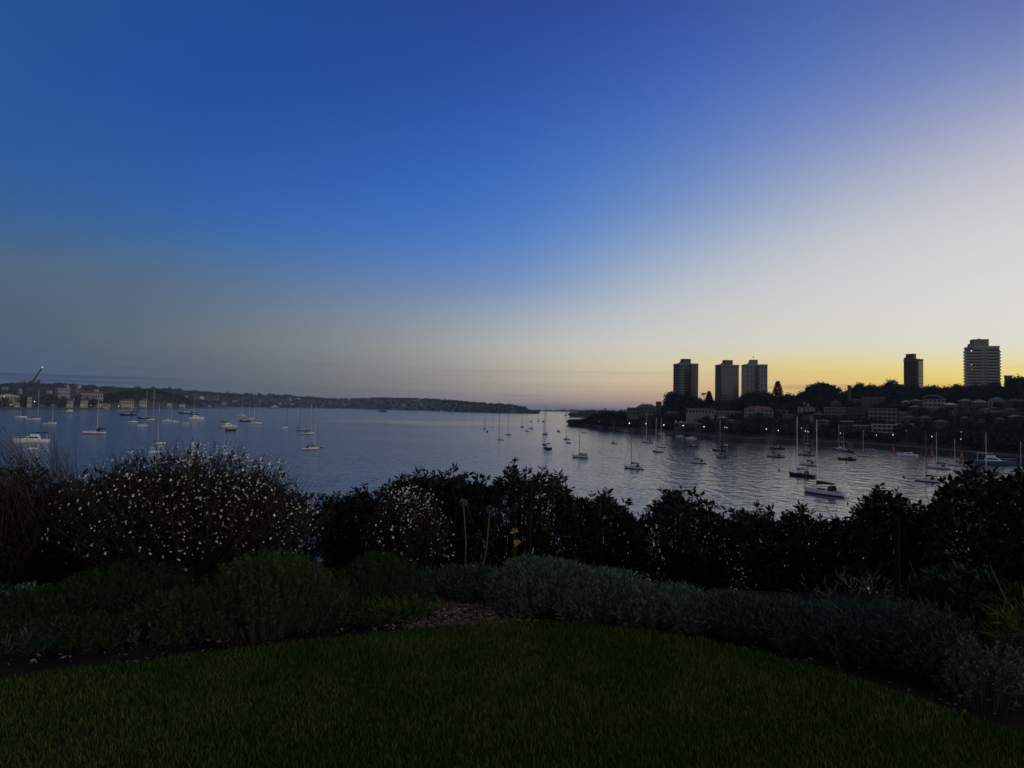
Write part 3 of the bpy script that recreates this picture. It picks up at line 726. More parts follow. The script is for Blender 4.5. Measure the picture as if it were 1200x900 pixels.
for px, yb in [(716, 488), (726, 491), (785, 487), (846, 494), (859, 497), (916, 486), (926, 491), (945, 493), (957, 490), (962, 498), (1004, 472), (1060, 475), (1069, 481), (1076, 474), (1059, 488), (1067, 493), (1117, 486), (1128, 484), (1141, 487), (1155, 484), (1170, 487), (1188, 484), (1131, 494), (1150, 497), (1174, 496), (1194, 493)]:
    ss = min(np.linspace(18, depth_of(px) + 60, 60), key=lambda q_: abs(topix(land_at(px, q_) + np.array([0, 0, 3.5]))[1] - yb))
    w2 = hr0.uniform(4, 7.5)
    house(px - w2, px + w2, yb - hr0.uniform(4.5, 7), yb, shoreY(px) + ss, 'small dim house half hidden by trees on the right-hand slope', hr0.choice(['stucco_grey', 'stucco_dark', 'stucco_grey', 'stucco']), hr0.choice(['hip', 'gable', 'hip', 'flat']), hr0.choice(['slate', 'tile', 'conc']), hr0.choice([1, 2]), hr0.choice([2, 3]), yaw=hr0.uniform(-30, 30), depth=8, name='small_house')['group'] = 'small dim houses among the trees'
c = at(995.3, 452.5, 560); b0 = zof(995.3, 462, 560)
ch = empty('chimney_stack', (c[0], c[1], b0 - 6), 0, 'lone square chimney on the skyline right of the domed fig', 'chimney')
MB().box(-1.1, 1.1, -1, 1, 0, c[2] - b0 + 6).build('shaft', 'stucco_dark', ch); MB().box(-1.4, 1.4, -1.3, 1.3, c[2] - b0 + 6.0, c[2] - b0 + 6.7).build('cap', 'stucco_dark', ch)

# the wood that covers the slope between the houses: one mass
def build_wood():
    V, Fc, nv = [], [], 0
    r = np.random.default_rng(5)
    protos = []
    for k in range(7):
        rr = r.uniform(3.6, 5.6)
        protos.append(crown_arrays(r, 26, 16, 1.25, rr, rr, rr * 0.75, 0, 0.2, 0.42))
    cnt = 0
    for _ in range(2600):
        px = r.uniform(668, 1360); D = depth_of(px)
        s = r.uniform(min(14, D * 0.3), D + 45)
        p = land_at(px, s)
        h = r.uniform(7.5, 11.5) if s > 60 else r.uniform(6.5, 10.0)
        if px < 700: h *= 0.65
        q = topix((p[0], p[1], p[2] + h)); qy = q[1]
        bad = False; ov = r.uniform(0.0, 0.6) if r.random() < 0.55 else 0.0
        for a, b, yt, yb, Yh in HOUSES:
            lim = yb - 0.8 - ov * (yb - yt)
            if a - 8 < q[0] < b + 8 and p[1] < Yh + 4 and qy < lim:
                if p[1] > Yh - 6: bad = True
                else:
                    hmax = zof(q[0], lim + 0.3, p[1]) - p[2]
                    if hmax < 3.5: bad = True
                    else: h = min(h, hmax)
        if bad: continue
        k = int(r.integers(7)); v, f = protos[k]; a = r.uniform(0, 6.28)
        sc_ = h / 10.0
        vv = v.copy(); vv[:, :2] = np.stack([v[:, 0] * math.cos(a) - v[:, 1] * math.sin(a), v[:, 0] * math.sin(a) + v[:, 1] * math.cos(a)], 1) * (0.75 + 0.25 * sc_)
        vv[:, 2] = v[:, 2] * sc_ + h - 4.4 * sc_
        V.append(vv + p); Fc.append(f + nv); nv += len(v); cnt += 1
    tag(npmesh('woodland', np.concatenate(V), np.concatenate(Fc), 'crown'), 'dark mass of trees covering the right-hand slope', None, None, 'stuff')
build_wood()

# trees one can tell apart on the right-hand skyline
broad_tree(788, 460, 590, 488, 10, 'big rounded tree clump in front of the leftmost tower', seed=1)
broad_tree(803, 462, 600, 488, 11, 'dark spreading tree hiding the base of the leftmost tower', seed=2)
broad_tree(816, 466, 600, 488, 8, 'smaller round tree right of the leftmost tower base', seed=3)
broad_tree(827, 472, 600, 490, 7, 'low bushy tree beneath the palm between two towers', seed=4)
broad_tree(878, 460.5, 590, 484, 10, 'flat-topped tree left under the striped tower', seed=5)
broad_tree(893, 459.5, 590, 484, 11, 'flat-topped tree right under the striped tower', seed=6)
broad_tree(963, 450.5, 600, 478, 20, 'huge dome-shaped fig tree on the skyline', seed=7, flat=0.6, clusters=300, squash=0.8, rad=0.2, leaf=2.0)
broad_tree(941, 459.5, 600, 474, 8, 'small tree at the left skirt of the domed fig', seed=8)
broad_tree(925, 463, 600, 478, 8, 'low skyline tree right of the Norfolk pine', seed=9)
broad_tree(1006, 450.5, 590, 470, 8, 'tree right of the lone skyline chimney', seed=10)
broad_tree(1022, 452.5, 590, 470, 10, 'broad low skyline tree above the grey stepped flats', seed=11)
broad_tree(1045, 447, 590, 470, 9, 'tall feathery skyline tree left of the brown tower', seed=12)
broad_tree(1056, 451.5, 590, 470, 7, 'round tree touching the left side of the brown tower', seed=13)
broad_tree(1093, 453.5, 560, 470, 9, 'wide tree right of the brown tower', seed=14)
broad_tree(1109, 454.5, 560, 470, 8, 'low tree midway between the brown and wide pale towers', seed=15)
broad_tree(1121, 451, 560, 470, 7, 'pointed leafy tree left of the wide pale tower', seed=16)
broad_tree(1192, 442, 540, 466, 10, 'tree above the grey annex at the right picture edge', seed=17)
broad_tree(1062, 498, 410, 518, 12, 'dark round tree covering the right end of the modern white flats', seed=18)
broad_tree(679, 492, 775, 499, 10, 'low spreading tree at the tip of the near point', seed=19, leaf=1.2)
broad_tree(713, 482.5, 690, 500, 13, 'wide dark tree on the near point left of the houses', seed=20, leaf=1.2)
for i, (px, yt, rp, lab) in enumerate([(671, 495.5, 5, 'small bush at the very tip of the near point'), (687, 490, 8, 'middling dark bush left of the first lit lamp'), (698, 486.5, 9, 'rounded dark tree above the first lit lamp'), (727, 484, 9, 'dark round tree left of the low flat-roofed house')]):
    broad_tree(px, yt, shoreY(px) + 12, 500.5, rp, lab, seed=60 + i, leaf=1.3)
def pine(px, ytop, ybase, Y, rpx, label, name='norfolk_pine'):
    r = np.random.default_rng(int(px)); P = at(px, ytop, Y); zb = zof(px, ybase, Y); h = P[2] - zb; rr = rpx * Y / F
    t = empty(name, (P[0], P[1], zb), 0, label, 'pine tree')
    base, d = [], []
    for k in range(15):
        z = h * (0.10 + 0.88 * k / 14); rad = rr * (1 - 0.88 * (k / 14) ** 1.15)
        for a in range(7):
            an = a * 2 * PI / 7 + k * 0.5 + r.uniform(-.2, .2)
            for u in np.linspace(0.25, 1, 9):
                for _ in range(2):
                    base.append((math.cos(an) * rad * u, math.sin(an) * rad * u, z + 0.25 * rad * u * u + r.normal() * 0.2)); d.append((math.cos(an + r.normal() * .7), math.sin(an + r.normal() * .7), 0.5))
    v, f = leaf_quads(np.array(base), np.array(d), 1.7, 0.9, r)
    npmesh('crown', v, f, 'crown', t)
    MB().tube([(0, 0, -2), (0, 0, h * 0.5), (0, 0, h)], [0.5, 0.3, 0.06], 6).build('trunk', 'bark', t)
pine(911.5, 447.5, 472, 600, 7.0, 'tall conical Norfolk pine alone against the yellow sky')
pine(831, 459.5, 476, 640, 4.6, 'dark narrow conifer beside the palm between two towers', 'conifer')
def palm(px, ytop, ybase, Y, rpx, label):
    r = np.random.default_rng(int(px)); P = at(px, ytop, Y); zb = zof(px, ybase, Y); h = P[2] - zb; rr = rpx * Y / F
    t = empty('palm_tree', (P[0], P[1], zb), 0, label, 'palm tree')
    base, d = [], []
    for a in range(22):
        an = a * 2.4; el_ = r.uniform(-0.2, 1.0)
        for u in np.linspace(0.1, 1, 12):
            q = np.array([math.cos(an) * rr * u, math.sin(an) * rr * u, h - rr * 0.7 + rr * (math.sin(el_) * u - 0.8 * u * u + 0.5 * u)])
            for sgn in (-1, 1):
                base.append(q); d.append((math.cos(an + sgn * 1.1), math.sin(an + sgn * 1.1), -0.45))
    v, f = leaf_quads(np.array(base), np.array(d), rr * 0.3, 0.35, r)
    npmesh('crown', v, f, 'crown', t)
    MB().tube([(0, 0, -2), (0.2, 0, h * 0.5), (0, 0, h - rr * 0.6)], [0.4, 0.32, 0.25], 6).build('trunk', 'bark', t)
palm(825, 459.5, 476, 630, 3.6, 'single palm in the gap between the two left towers')

# ------------------------------------------------------------------ far land
def ridge_land(name, tab, Y0, depth, label, trees, seed, water_tab=None, treeh=12, frac=0.8, leaf=4.0, woodname='woodland', woodmat='crown', density=1.0):
    """a low wooded shore: terrain sheet + one mass of tree clumps. tab: skyline pixels; water_tab: waterline pixels"""
    r = np.random.default_rng(seed)
    px_ = np.linspace(tab[0][0], tab[-1][0], 90)
    def Ysh(p): return onz(p, lerp_tab(water_tab, p))[1] if water_tab else Y0
    def Hh(p):
        Y = Ysh(p) + depth * 0.6; return max(zof(p, lerp_tab(tab, p), Y) - treeh * 0.8, 1.0)
    def lz(p, u):
        if u <= 0: return -3
        if u < 0.08: return 1.2
        if u < 0.6: return 1.2 + (Hh(p) - 1.2) * smooth((u - 0.08) / 0.52) ** 0.8
        return Hh(p) * (1 - smooth((u - 0.75) / 0.25)) - 3 * smooth((u - 0.75) / 0.25)
    us = [0, 0.005, 0.08, 0.15, 0.22, 0.3, 0.4, 0.5, 0.6, 0.7, 0.8, 0.9, 1.0]
    v = []
    for u in us:
        for p in px_:
            Y = Ysh(p) + u * depth; v.append((xof(p, Y), Y, lz(p, u) if u > 0.004 else -3))
    n = len(px_)
    tag(MB().add(v, [(j * n + i, j * n + i + 1, (j + 1) * n + i + 1, (j + 1) * n + i) for j in range(len(us) - 1) for i in range(n - 1)]).build(name, 'soil_land'), label, None, None, 'structure')
    if not trees: return Ysh, lz
    V, Fc, nv = [], [], 0
    protos = [crown_arrays(r, 12, 9, leaf, 1.0 * treeh * 0.6, treeh * 0.6, treeh * 0.45, 0, 0.2, 0.5) for _ in range(5)]
    for _ in range(trees):
        p = r.uniform(tab[0][0], tab[-1][0]); u = r.uniform(0.03, 0.72) if r.random() < 0.75 else r.uniform(0.5, 0.68)
        Y = Ysh(p) + u * depth; z = lz(p, u); v, f = protos[int(r.integers(5))]
        k = r.uniform(0.6, 1.1) * (r.uniform(1.3, 1.8) if r.random() < 0.10 and p < 370 else 1.0)
        V.append(v * k + np.array([xof(p, Y), Y, z + treeh * 0.42 * k])); Fc.append(f + nv); nv += len(v)
    tag(npmesh(woodname, np.concatenate(V), np.concatenate(Fc), woodmat), label.replace('land', 'woodland'), None, None, 'stuff')
    return Ysh, lz
HILL = [(-330, 446), (0, 450), (50, 450), (83, 450), (110, 453), (150, 455), (200, 456), (250, 460), (280, 462), (330, 464), (400, 467.3), (430, 466.6), (445, 466), (500, 467), (530, 469), (560, 472), (580, 472.8), (600, 474.2), (615, 477.5), (622, 481.5), (632, 483.4)]
HW = [(-330, 470), (0, 474), (200, 476), (330, 477.6), (400, 478.7), (445, 480), (500, 481.2), (540, 483), (600, 484.8), (632, 485)]
hillY, hillz = ridge_land('hills', HILL, 0, 900, 'far wooded headland land across the harbour', 3600, 3, HW, 14, leaf=4.2)
ridge_land('far_hills', [(560, 480.5), (640, 480.3), (665, 479.6), (700, 480.5), (740, 480), (800, 481), (900, 483)], 7600, 1500, 'faint distant land at the harbour mouth', 500, 4, None, 16, leaf=8, woodname='far_woodland')
ridge_land('low_point', [(668, 489), (672, 486.5), (680, 482.5), (690, 480.5), (700, 481), (720, 482), (760, 483)], 0, 200, 'low dark wooded point land behind the near point', 240, 6, [(650, 488.6), (760, 489.6)], 15, leaf=2.4, woodname='point_woodland')
ISL = [(-260, 458), (0, 470), (60, 472), (95, 471), (120, 462), (150, 458), (175, 456.5), (195, 459), (210, 463), (228, 470), (240, 475.2), (266, 476.6)]
IW = [(-260, 476), (0, 479.6), (60, 479.7), (100, 479.6), (150, 479.0), (200, 478.3), (266, 478.4)]
islY, islz = ridge_land('island_terrain', ISL, 0, 260, 'naval island land at left', 0, 8, IW, 12)
def isl(px, u): 
    Y = islY(px) + u * 260; return np.array([xof(px, Y), Y, islz(px, u)])
qb = MB()
for a, b in zip(np.linspace(-250, 262, 60)[:-1], np.linspace(-250, 262, 60)[1:]):
    A, B = isl(a, 0.004), isl(b, 0.004); A2, B2 = isl(a, 0.07), isl(b, 0.07)
    qb.add([(A[0], A[1], -1), (B[0], B[1], -1), (B[0], B[1], 3.4), (A[0], A[1], 3.4), (A2[0], A2[1], 3.4), (B2[0], B2[1], 3.4)], [(0, 1, 2, 3), (3, 2, 5, 4)])
tag(qb.build('quay_wall', 'stucco_dark'), 'long dark dock wall along the island at left', 'quay wall')
# island trees: the hill's wood is one mass, the rounded ones by the sheds are things
def island_wood():
    r = np.random.default_rng(9); V, Fc, nv = [], [], 0
    pr = [crown_arrays(r, 16, 12, 2.4, 8, 8, 6, 0, 0.2, 0.45) for _ in range(4)]
    for _ in range(420):
        px = r.uniform(104, 236) if r.random() < .8 else r.uniform(-200, 100); u = r.uniform(0.25, 0.8)
        p = isl(px, u); v, f = pr[int(r.integers(4))]; k = r.uniform(0.6, 1.0)
        if px > 232: k *= .4
        if px < 104: k *= .55
        V.append(v * k + p + np.array([0, 0, 5 * k])); Fc.append(f + nv); nv += len(v)
    tag(npmesh('island_woodland', np.concatenate(V), np.concatenate(Fc), 'crown'), 'dark wood covering the island hill', None, None, 'stuff')
island_wood()
for i, (px, yt, rp, lab) in enumerate([(6, 465, 7, 'round dark tree under the long white shed'), (28, 464, 8, 'dark tree between the white shed and the small cream block'), (56, 462, 9, 'broad dark tree right of the lit dockside lamp'),
        (73, 464, 8, 'dark tree left of the cream dock houses'), (92, 462, 7, 'tall dark tree beneath the pale dock gantry'), (107, 464, 7, 'rounded tree below the wide brown shed')]):
    broad_tree(px, yt, islY(px) + 45, 477.5, rp, lab, seed=30 + i, leaf=2.2, clusters=40, per=14, group='trees along the island dock')
def shed(px0, px1, yt, yb, u, label, walls, roof, roofm, name='dock_shed', cat='shed', st=1, bays=4, depth=18):
    walls = {'stucco': 'stucco_lit', 'stucco_white': 'stucco_white_lit', 'stucco_grey': 'stucco_grey_lit'}.get(walls, walls)  # island walls take the lit copies of the slope stuccos
    house(px0, px1, yt, yb, islY((px0 + px1) / 2) + u, label, walls, roof, roofm, st, bays, depth=depth, name=name, cat=cat)
shed(-6, 23, 461.5, 469, 70, 'long white-roofed dock shed at the left picture edge', 'stucco', 'gable', 'metal_roof', bays=8)
shed(31.5, 37, 465.8, 473.5, 30, 'small cream block lit beside the dark dock trees', 'stucco', 'flat', 'conc_pale', st=2, bays=2, depth=10)
shed(17, 23, 471, 475.5, 20, 'tiny pale hut on the dock below the long white shed', 'stucco', 'gable', 'conc', bays=2, depth=8)
shed(78, 86, 468, 473.5, 25, 'cream two-storey dock house with a small lit lamp', 'stucco', 'hip', 'tile', st=2, bays=4, depth=10)
shed(94, 103, 467.5, 473.5, 25, 'cream dock house left of the wide brown shed', 'stucco', 'hip', 'tile', st=2, bays=4, depth=10)
shed(94, 121, 458.5, 466.5, 110, 'wide brown-roofed shed rising behind the dock houses', 'stucco_grey', 'hip', 'tile', bays=8, depth=30)
shed(68, 82, 455, 463, 130, 'open pale dock hall with a bright edge below its roof', 'stucco_grey', 'flat', 'metal_roof', st=2, bays=6, depth=20)
shed(140, 157, 468, 474.5, 22, 'long cream house at the foot of the wooded island hill', 'stucco', 'hip', 'tile', st=1, bays=6, depth=10)
shed(163, 172, 467.5, 474, 22, 'small gabled cream house right of the long cream house', 'stucco', 'gable', 'tile', st=1, bays=3, depth=10)
shed(111, 128, 472.5, 477, 14, 'low grey dockside building beside three small lamps', 'stucco_grey', 'hip', 'conc', bays=5, depth=9)
shed(196, 201, 472, 477, 14, 'tiny white boatshed at the right foot of the island hill', 'stucco_white', 'gable', 'metal_roof', bays=2, depth=8)
shed(210, 217, 474, 477, 14, 'white low waterside hut near the base of the pier', 'stucco_white', 'flat', 'metal_roof', bays=3, depth=8)
# gantry frames by the dock hall
for px, lab in ((67, 'pale lattice gantry left of the open dock hall'), (91, 'pale lattice gantry between the dock hall and the brown shed')):
    Y = islY(px) + 120; P = at(px, 455.5, Y); zb = zof(px, 466, Y)
    g = empty('gantry', (P[0], P[1], zb - 3), 0, lab, 'gantry'); h = P[2] - zb + 3
    for s in (-4, 4): MB().tube([(s, 0, 0), (s * 0.55, 0, h)], 0.45, 5).build('leg', 'conc_pale', g)
    MB().box(-4, 4, -0.6, 0.6, h, h + 1.2).build('beam', 'conc_pale', g)
# pier
A, B = isl(224, 0.02), at(266, 478.2, islY(264) - 10)
pier = empty('pier', (0, 0, 0), 0, 'long thin pier running right from the island tip', 'pier')
pm = MB(); dv = Vector((B[0] - A[0], B[1] - A[1], 0)); nrm = Vector((-dv.y, dv.x, 0)).normalized() * 4
q = [(A[0] + nrm.x, A[1] + nrm.y), (A[0] - nrm.x, A[1] - nrm.y), (B[0] - nrm.x, B[1] - nrm.y), (B[0] + nrm.x, B[1] + nrm.y)]
pm.prism(q, 1.6, 2.8).build('deck', 'stucco_dark', pier)
for k in range(12):
    c0 = Vector((A[0], A[1], 0)) + dv * (k + 0.5) / 12
    MB().tube([(c0.x, c0.y, -2), (c0.x, c0.y, 1.7)], 0.8, 6).build('pile', 'stucco_dark', pier)
c0 = at(245.5, 477.3, islY(245) - 4)
pv = empty('pavilion', (c0[0], c0[1], 2.8), 0, 'small white shelter standing on the long pier', 'shelter')
MB().box(-4, 4, -3, 3, 0, 4.5).build('wall', 'stucco_white', pv); MB().add([(-5, -4, 4.5), (5, -4, 4.5), (5, 4, 4.5), (-5, 4, 4.5), (0, 0, 8)], [(0, 1, 4), (1, 2, 4), (2, 3, 4), (3, 0, 4), (3, 2, 1, 0)]).build('roof', 'metal_roof', pv)
# luffing crane
Y = islY(30) + 80
P = at(30.5, 468, Y)
cr = empty('dock_crane', (P[0], P[1], 3.0), 0, 'tall dark luffing crane with raised jib on the island dock', 'crane')
def rel(px, py): q = at(px, py, Y); return (q[0] - P[0], 0.0, q[2] - 3.0)
a, b = rel(29, 470), rel(32, 452)
for s in (-1, 1):
    for t_ in (-1, 1): MB().tube([(s * 5, t_ * 5, 0), (s * 2.6, t_ * 2.6, rel(30, 458)[2])], 0.8, 5).build('leg', 'steel', cr)
zc = rel(30, 458)[2]; zt = rel(30, 452.5)[2]
MB().box(-5.5, 5, -4, 4, zc, zt).build('machinery_house', 'steel', cr)
ap = rel(29, 446.5)
MB().tube([(-4, 0, zt), (ap[0], 0, ap[2])], [1.6, 1.0], 5).tube([(3, 0, zt), (ap[0], 0, ap[2])], 0.6, 5).build('mast', 'steel', cr)
tp = rel(49.5, 431); ft = rel(34, 453.5)
jib = MB()
for dz in (-1.4, 1.4):
    for dy in (-1.4, 1.4): jib.tube([(ft[0], dy, ft[2] + dz), (tp[0], dy * 0.4, tp[2] + dz * 0.4)], 0.55, 4)
for k in range(14):
    u0_, u1_ = k / 14, (k + 1) / 14; sg = 1 if k % 2 else -1
    p0 = [ft[i] + (tp[i] - ft[i]) * u0_ for i in range(3)]; p1 = [ft[i] + (tp[i] - ft[i]) * u1_ for i in range(3)]
    jib.tube([(p0[0], 0, p0[2] + sg * 1.3 * (1 - .6 * u0_)), (p1[0], 0, p1[2] - sg * 1.3 * (1 - .6 * u1_))], 0.4, 4)
jib.build('jib', 'steel', cr)
MB().tube([(ap[0], 0, ap[2]), (tp[0], 0, tp[2])], 0.18, 4).build('stay', 'wire', cr)
MB().ball((tp[0], 0, tp[2] + 1.2), 1.0).build('lamp', 'winglow', cr)
MB().box(ap[0] - 2.0, ap[0] + 1.2, -1.5, 1.5, ap[2] - 0.5, ap[2] + 1.6).build('sheave_head', 'conc_pale', cr)
# pale houses dotted over the far hillside
hr = np.random.default_rng(21)
for px, py, wpx, cl in [(112, 457.5, 4, 'stucco'), (57, 459, 4, 'stucco'), (5, 455, 5, 'stucco_grey'), (22, 457, 4, 'stucco_grey'), (217, 464.5, 3.5, 'stucco'), (236.5, 465, 4, 'stucco_white'), (222, 469.5, 2.5, 'stucco'), (253, 467.5, 4, 'stucco_grey'), (275, 469.5, 6, 'stucco'), (262, 472, 5, 'stucco_grey'), (326.5, 471.6, 3.5, 'stucco'),
                       (343, 473, 4.5, 'stucco_white'), (350, 466.5, 4, 'stucco'), (338, 467, 4, 'stucco_grey'), (334, 472, 3, 'stucco_grey'), (473, 474, 5, 'stucco_grey'), (493, 474, 3, 'stucco_grey'), (517, 481, 2.5, 'stucco_white'), (404, 473.5, 4, 'stucco_grey'), (90, 452, 5, 'stucco'), (77, 452, 4, 'stucco_grey')]:
    Ys = hillY(px); best = min(np.linspace(0.03, 0.62, 60), key=lambda u: abs(topix((xof(px, Ys + u * 900), Ys + u * 900, hillz(px, u) + 10))[1] - py))
    Yh = Ys + best * 900 - 25; P = at(px, py + 1.0, Yh); Wd = wpx * Yh / F
    t = empty('hillside_house', P, hr.uniform(-.4, .4), 'tiny pale house among the trees of the far headland', 'house', 'houses dotted over the far headland')
    MB().box(-Wd / 2, Wd / 2, 0, Wd * 0.7, -12, 7).build('wall', {'stucco': 'stucco_lit', 'stucco_white': 'stucco_white_lit', 'stucco_grey': 'stucco_grey_lit'}[cl], t)
    MB().add([(-Wd / 2 - .6, -.6, 7), (Wd / 2 + .6, -.6, 7), (Wd / 2 + .6, Wd * .7, 7), (-Wd / 2 - .6, Wd * .7, 7), (-Wd / 4, Wd * .35, 10), (Wd / 4, Wd * .35, 10)], [(0, 1, 5, 4), (1, 2, 5), (2, 3, 4, 5), (3, 0, 4)]).build('roof', 'tile', t)

# ------------------------------------------------------------------ lamps
def lamp(px, py, Y, label, group, r=0.5, base=3.0):
    P = at(px, py, Y); h = P[2] - base
    t = empty('street_lamp', (P[0], P[1], base), 0, label, 'street lamp', group)
    MB().tube([(0, 0, -0.3), (0, 0, max(h - r, 0.5))], [0.12, 0.08], 6).build('pole', 'dark_alloy', t)
    MB().ball((0, 0, h), r).build('lamp_head', 'lampglow', t)
for px, py, rr, lab in [(702, 494, .6, 'lit lamp nearest the tip of the right-hand point'), (719, 495, .6, 'second lit lamp from the tip of the right-hand point'), (737.5, 496, .7, 'lit lamp below the low flat-roofed house'),
        (757, 496.5, .6, 'lit lamp below the wide hip-roofed house'), (778, 498, .65, 'lit lamp under the left edge of the big tree clump'), (792, 494, .3, 'faint small lamp on the left of the boathouse pavilion'), (798.5, 494, .3, 'faint small lamp on the right of the boathouse pavilion'),
        (800.5, 498.7, .6, 'lit lamp in front of the boathouse pavilion'), (825, 500, .65, 'single lit lamp between the pavilion and the paired lamps'), (849.5, 500.5, .42, 'left of the close pair of lamps above the orange launch'), (851.8, 501.2, .42, 'right of the close pair of lamps above the orange launch'),
        (898, 502.7, .55, 'lit lamp below the cream mansion, left one'), (912, 504.5, .55, 'lit lamp below the cream mansion, right one'), (939.3, 501.5, .35, 'small lit lamp above the paired lamps below the white villa'), (943.7, 505.2, .45, 'left of the paired lamps below the white villa'),
        (946.7, 505.8, .5, 'right of the paired lamps below the white villa'), (985, 507.6, .5, 'lit lamp between the two masts of the blue catamaran'), (1027, 509.7, .42, 'lit lamp against the terraces of the modern white flats'), (1046.5, 509.7, .55, 'lit lamp beside the dark round tree by the white flats'),
        (1062, 504.8, .25, 'tiny lamp within the dark round tree'), (1092, 511.5, .5, 'bright lamp above the middle orange marker'), (1126.5, 506.2, .35, 'upper of the two lamps above the rightmost orange marker'), (1126, 514.6, .48, 'lower of the two lamps above the rightmost orange marker')]:
    lamp(px, py, shoreY(px) + 9, lab, 'lit lamps along the right-hand shore', rr * 0.62 * shoreY(px) / 560)
for px, py, rr, lab in [(5, 465, 1.1, 'dock lamp glowing on the front of the long white shed'), (12.5, 474, 1.0, 'dock lamp left of the tiny pale hut'), (40.5, 470.6, 1.5, 'brightest dock lamp right of the small cream block'), (86.5, 468.4, .9, 'dock lamp beside the cream two-storey house'), (96, 474.5, .9, 'dock lamp below the left cream house'),
        (106.5, 475, .9, 'dock lamp at the left end of the low grey building'), (118, 475.3, .9, 'dock lamp in front of the low grey building'), (128.5, 475.5, 1.0, 'dock lamp at the right end of the low grey building'), (139, 475.8, 1.4, 'larger of the two close dock lamps left of the long cream house'), (143, 477, 1.0, 'smaller of the two close dock lamps left of the long cream house')]:
    lamp(px, py, islY(px) + 12, lab, 'lit lamps along the island dock', rr * .5, 3.2)
P = at(1182.3, 473.8, 428)

# ------------------------------------------------------------------ boats
def hull_mb(L, B, fb, transom=0.75, fine=1.0, n=13):
    """lofted hull, bow at +x; returns hull and deck builders"""
    st, dk = MB(), MB(); secs = []
    for i in range(n):
        u = i / (n - 1); x = -L / 2 + L * u
        half = B / 2 * (transom + (1 - transom) * math.sin(PI * min(u / 0.9, 1) * 0.5 + 0.0) if u < 0.45 else max(0.02, math.cos((u - 0.45) / 0.55 * PI / 2) ** (0.75 * fine)))
        sheer = fb * (1.0 + 0.35 * u * u)
        rake = L * 0.05 * u ** 3
        secs.append([(x - rake, 0, -0.35 * fb), (x - rake * .9, -half * 0.72, -0.1 * fb), (x - rake * 0.4, -half * 0.94, sheer * 0.45), (x, -half, sheer)])
    vs, fs = [], []
    for s in secs:
        vs += [s[3], s[2], s[1], s[0], (s[1][0], -s[1][1], s[1][2]), (s[2][0], -s[2][1], s[2][2]), (s[3][0], -s[3][1], s[3][2])]
    for i in range(n - 1):
        for k in range(6): fs.append((i * 7 + k, (i + 1) * 7 + k, (i + 1) * 7 + k + 1, i * 7 + k + 1))
    fs.append(tuple(range(7)))
    st.add(vs, fs)
    dv, df = [], []
    for s in secs: dv += [(s[3][0], s[3][1] * 0.97, s[3][2] - 0.06 * fb), (s[3][0], -s[3][1] * 0.97, s[3][2] - 0.06 * fb)]
    for i in range(n - 1): df.append((2 * i, 2 * i + 1, 2 * i + 3, 2 * i + 2))
    dk.add(dv, df)
    return st, dk
def stripe_mb(L, B, fb, transom=0.75, fine=1.0, n=13):
    mb = MB(); vs, fs = [], []
    for i in range(n):
        u = i / (n - 1); x = -L / 2 + L * u
        half = B / 2 * (transom + (1 - transom) * math.sin(PI * min(u / 0.9, 1) * 0.5) if u < 0.45 else max(0.02, math.cos((u - 0.45) / 0.55 * PI / 2) ** (0.75 * fine)))
        sheer = fb * (1.0 + 0.35 * u * u); rake = L * 0.05 * u ** 3
        za, zb = -0.1 * fb, sheer * 0.45; f_ = min(1, (0.26 * fb - za) / (zb - za))
        ya, yb = half * 0.72 + 0.02, half * (0.72 + 0.22 * f_) + 0.02; xb = x - rake * (0.9 - 0.5 * f_) + (0.02 if u > .98 else 0)
        vs += [(x - rake * .9, -ya, za), (xb, -yb, za + (zb - za) * f_), (x - rake * .9, ya, za), (xb, yb, za + (zb - za) * f_)]
    for i in range(n - 1):
        k = 4 * i; fs += [(k, k + 4, k + 5, k + 1), (k + 2, k + 3, k + 7, k + 6)]
    return mb.add(vs, fs)
def cabin_mb(x0, x1, w0, w1, z0, z1, rake=0.3, tx=0.12):
    hgt = z1 - z0; r_ = hgt * rake
    return MB().add([(x0, -w0, z0), (x1, -w1, z0), (x1, w1, z0), (x0, w0, z0), (x0 + r_ * .3, -w0 * (1 - tx), z1), (x1 - r_, -w1 * (1 - tx), z1 - hgt * .15), (x1 - r_, w1 * (1 - tx), z1 - hgt * .15), (x0 + r_ * .3, w0 * (1 - tx), z1)],
                    [(3, 2, 1, 0), (4, 5, 6, 7), (0, 1, 5, 4), (1, 2, 6, 5), (2, 3, 7, 6), (3, 0, 4, 7)])
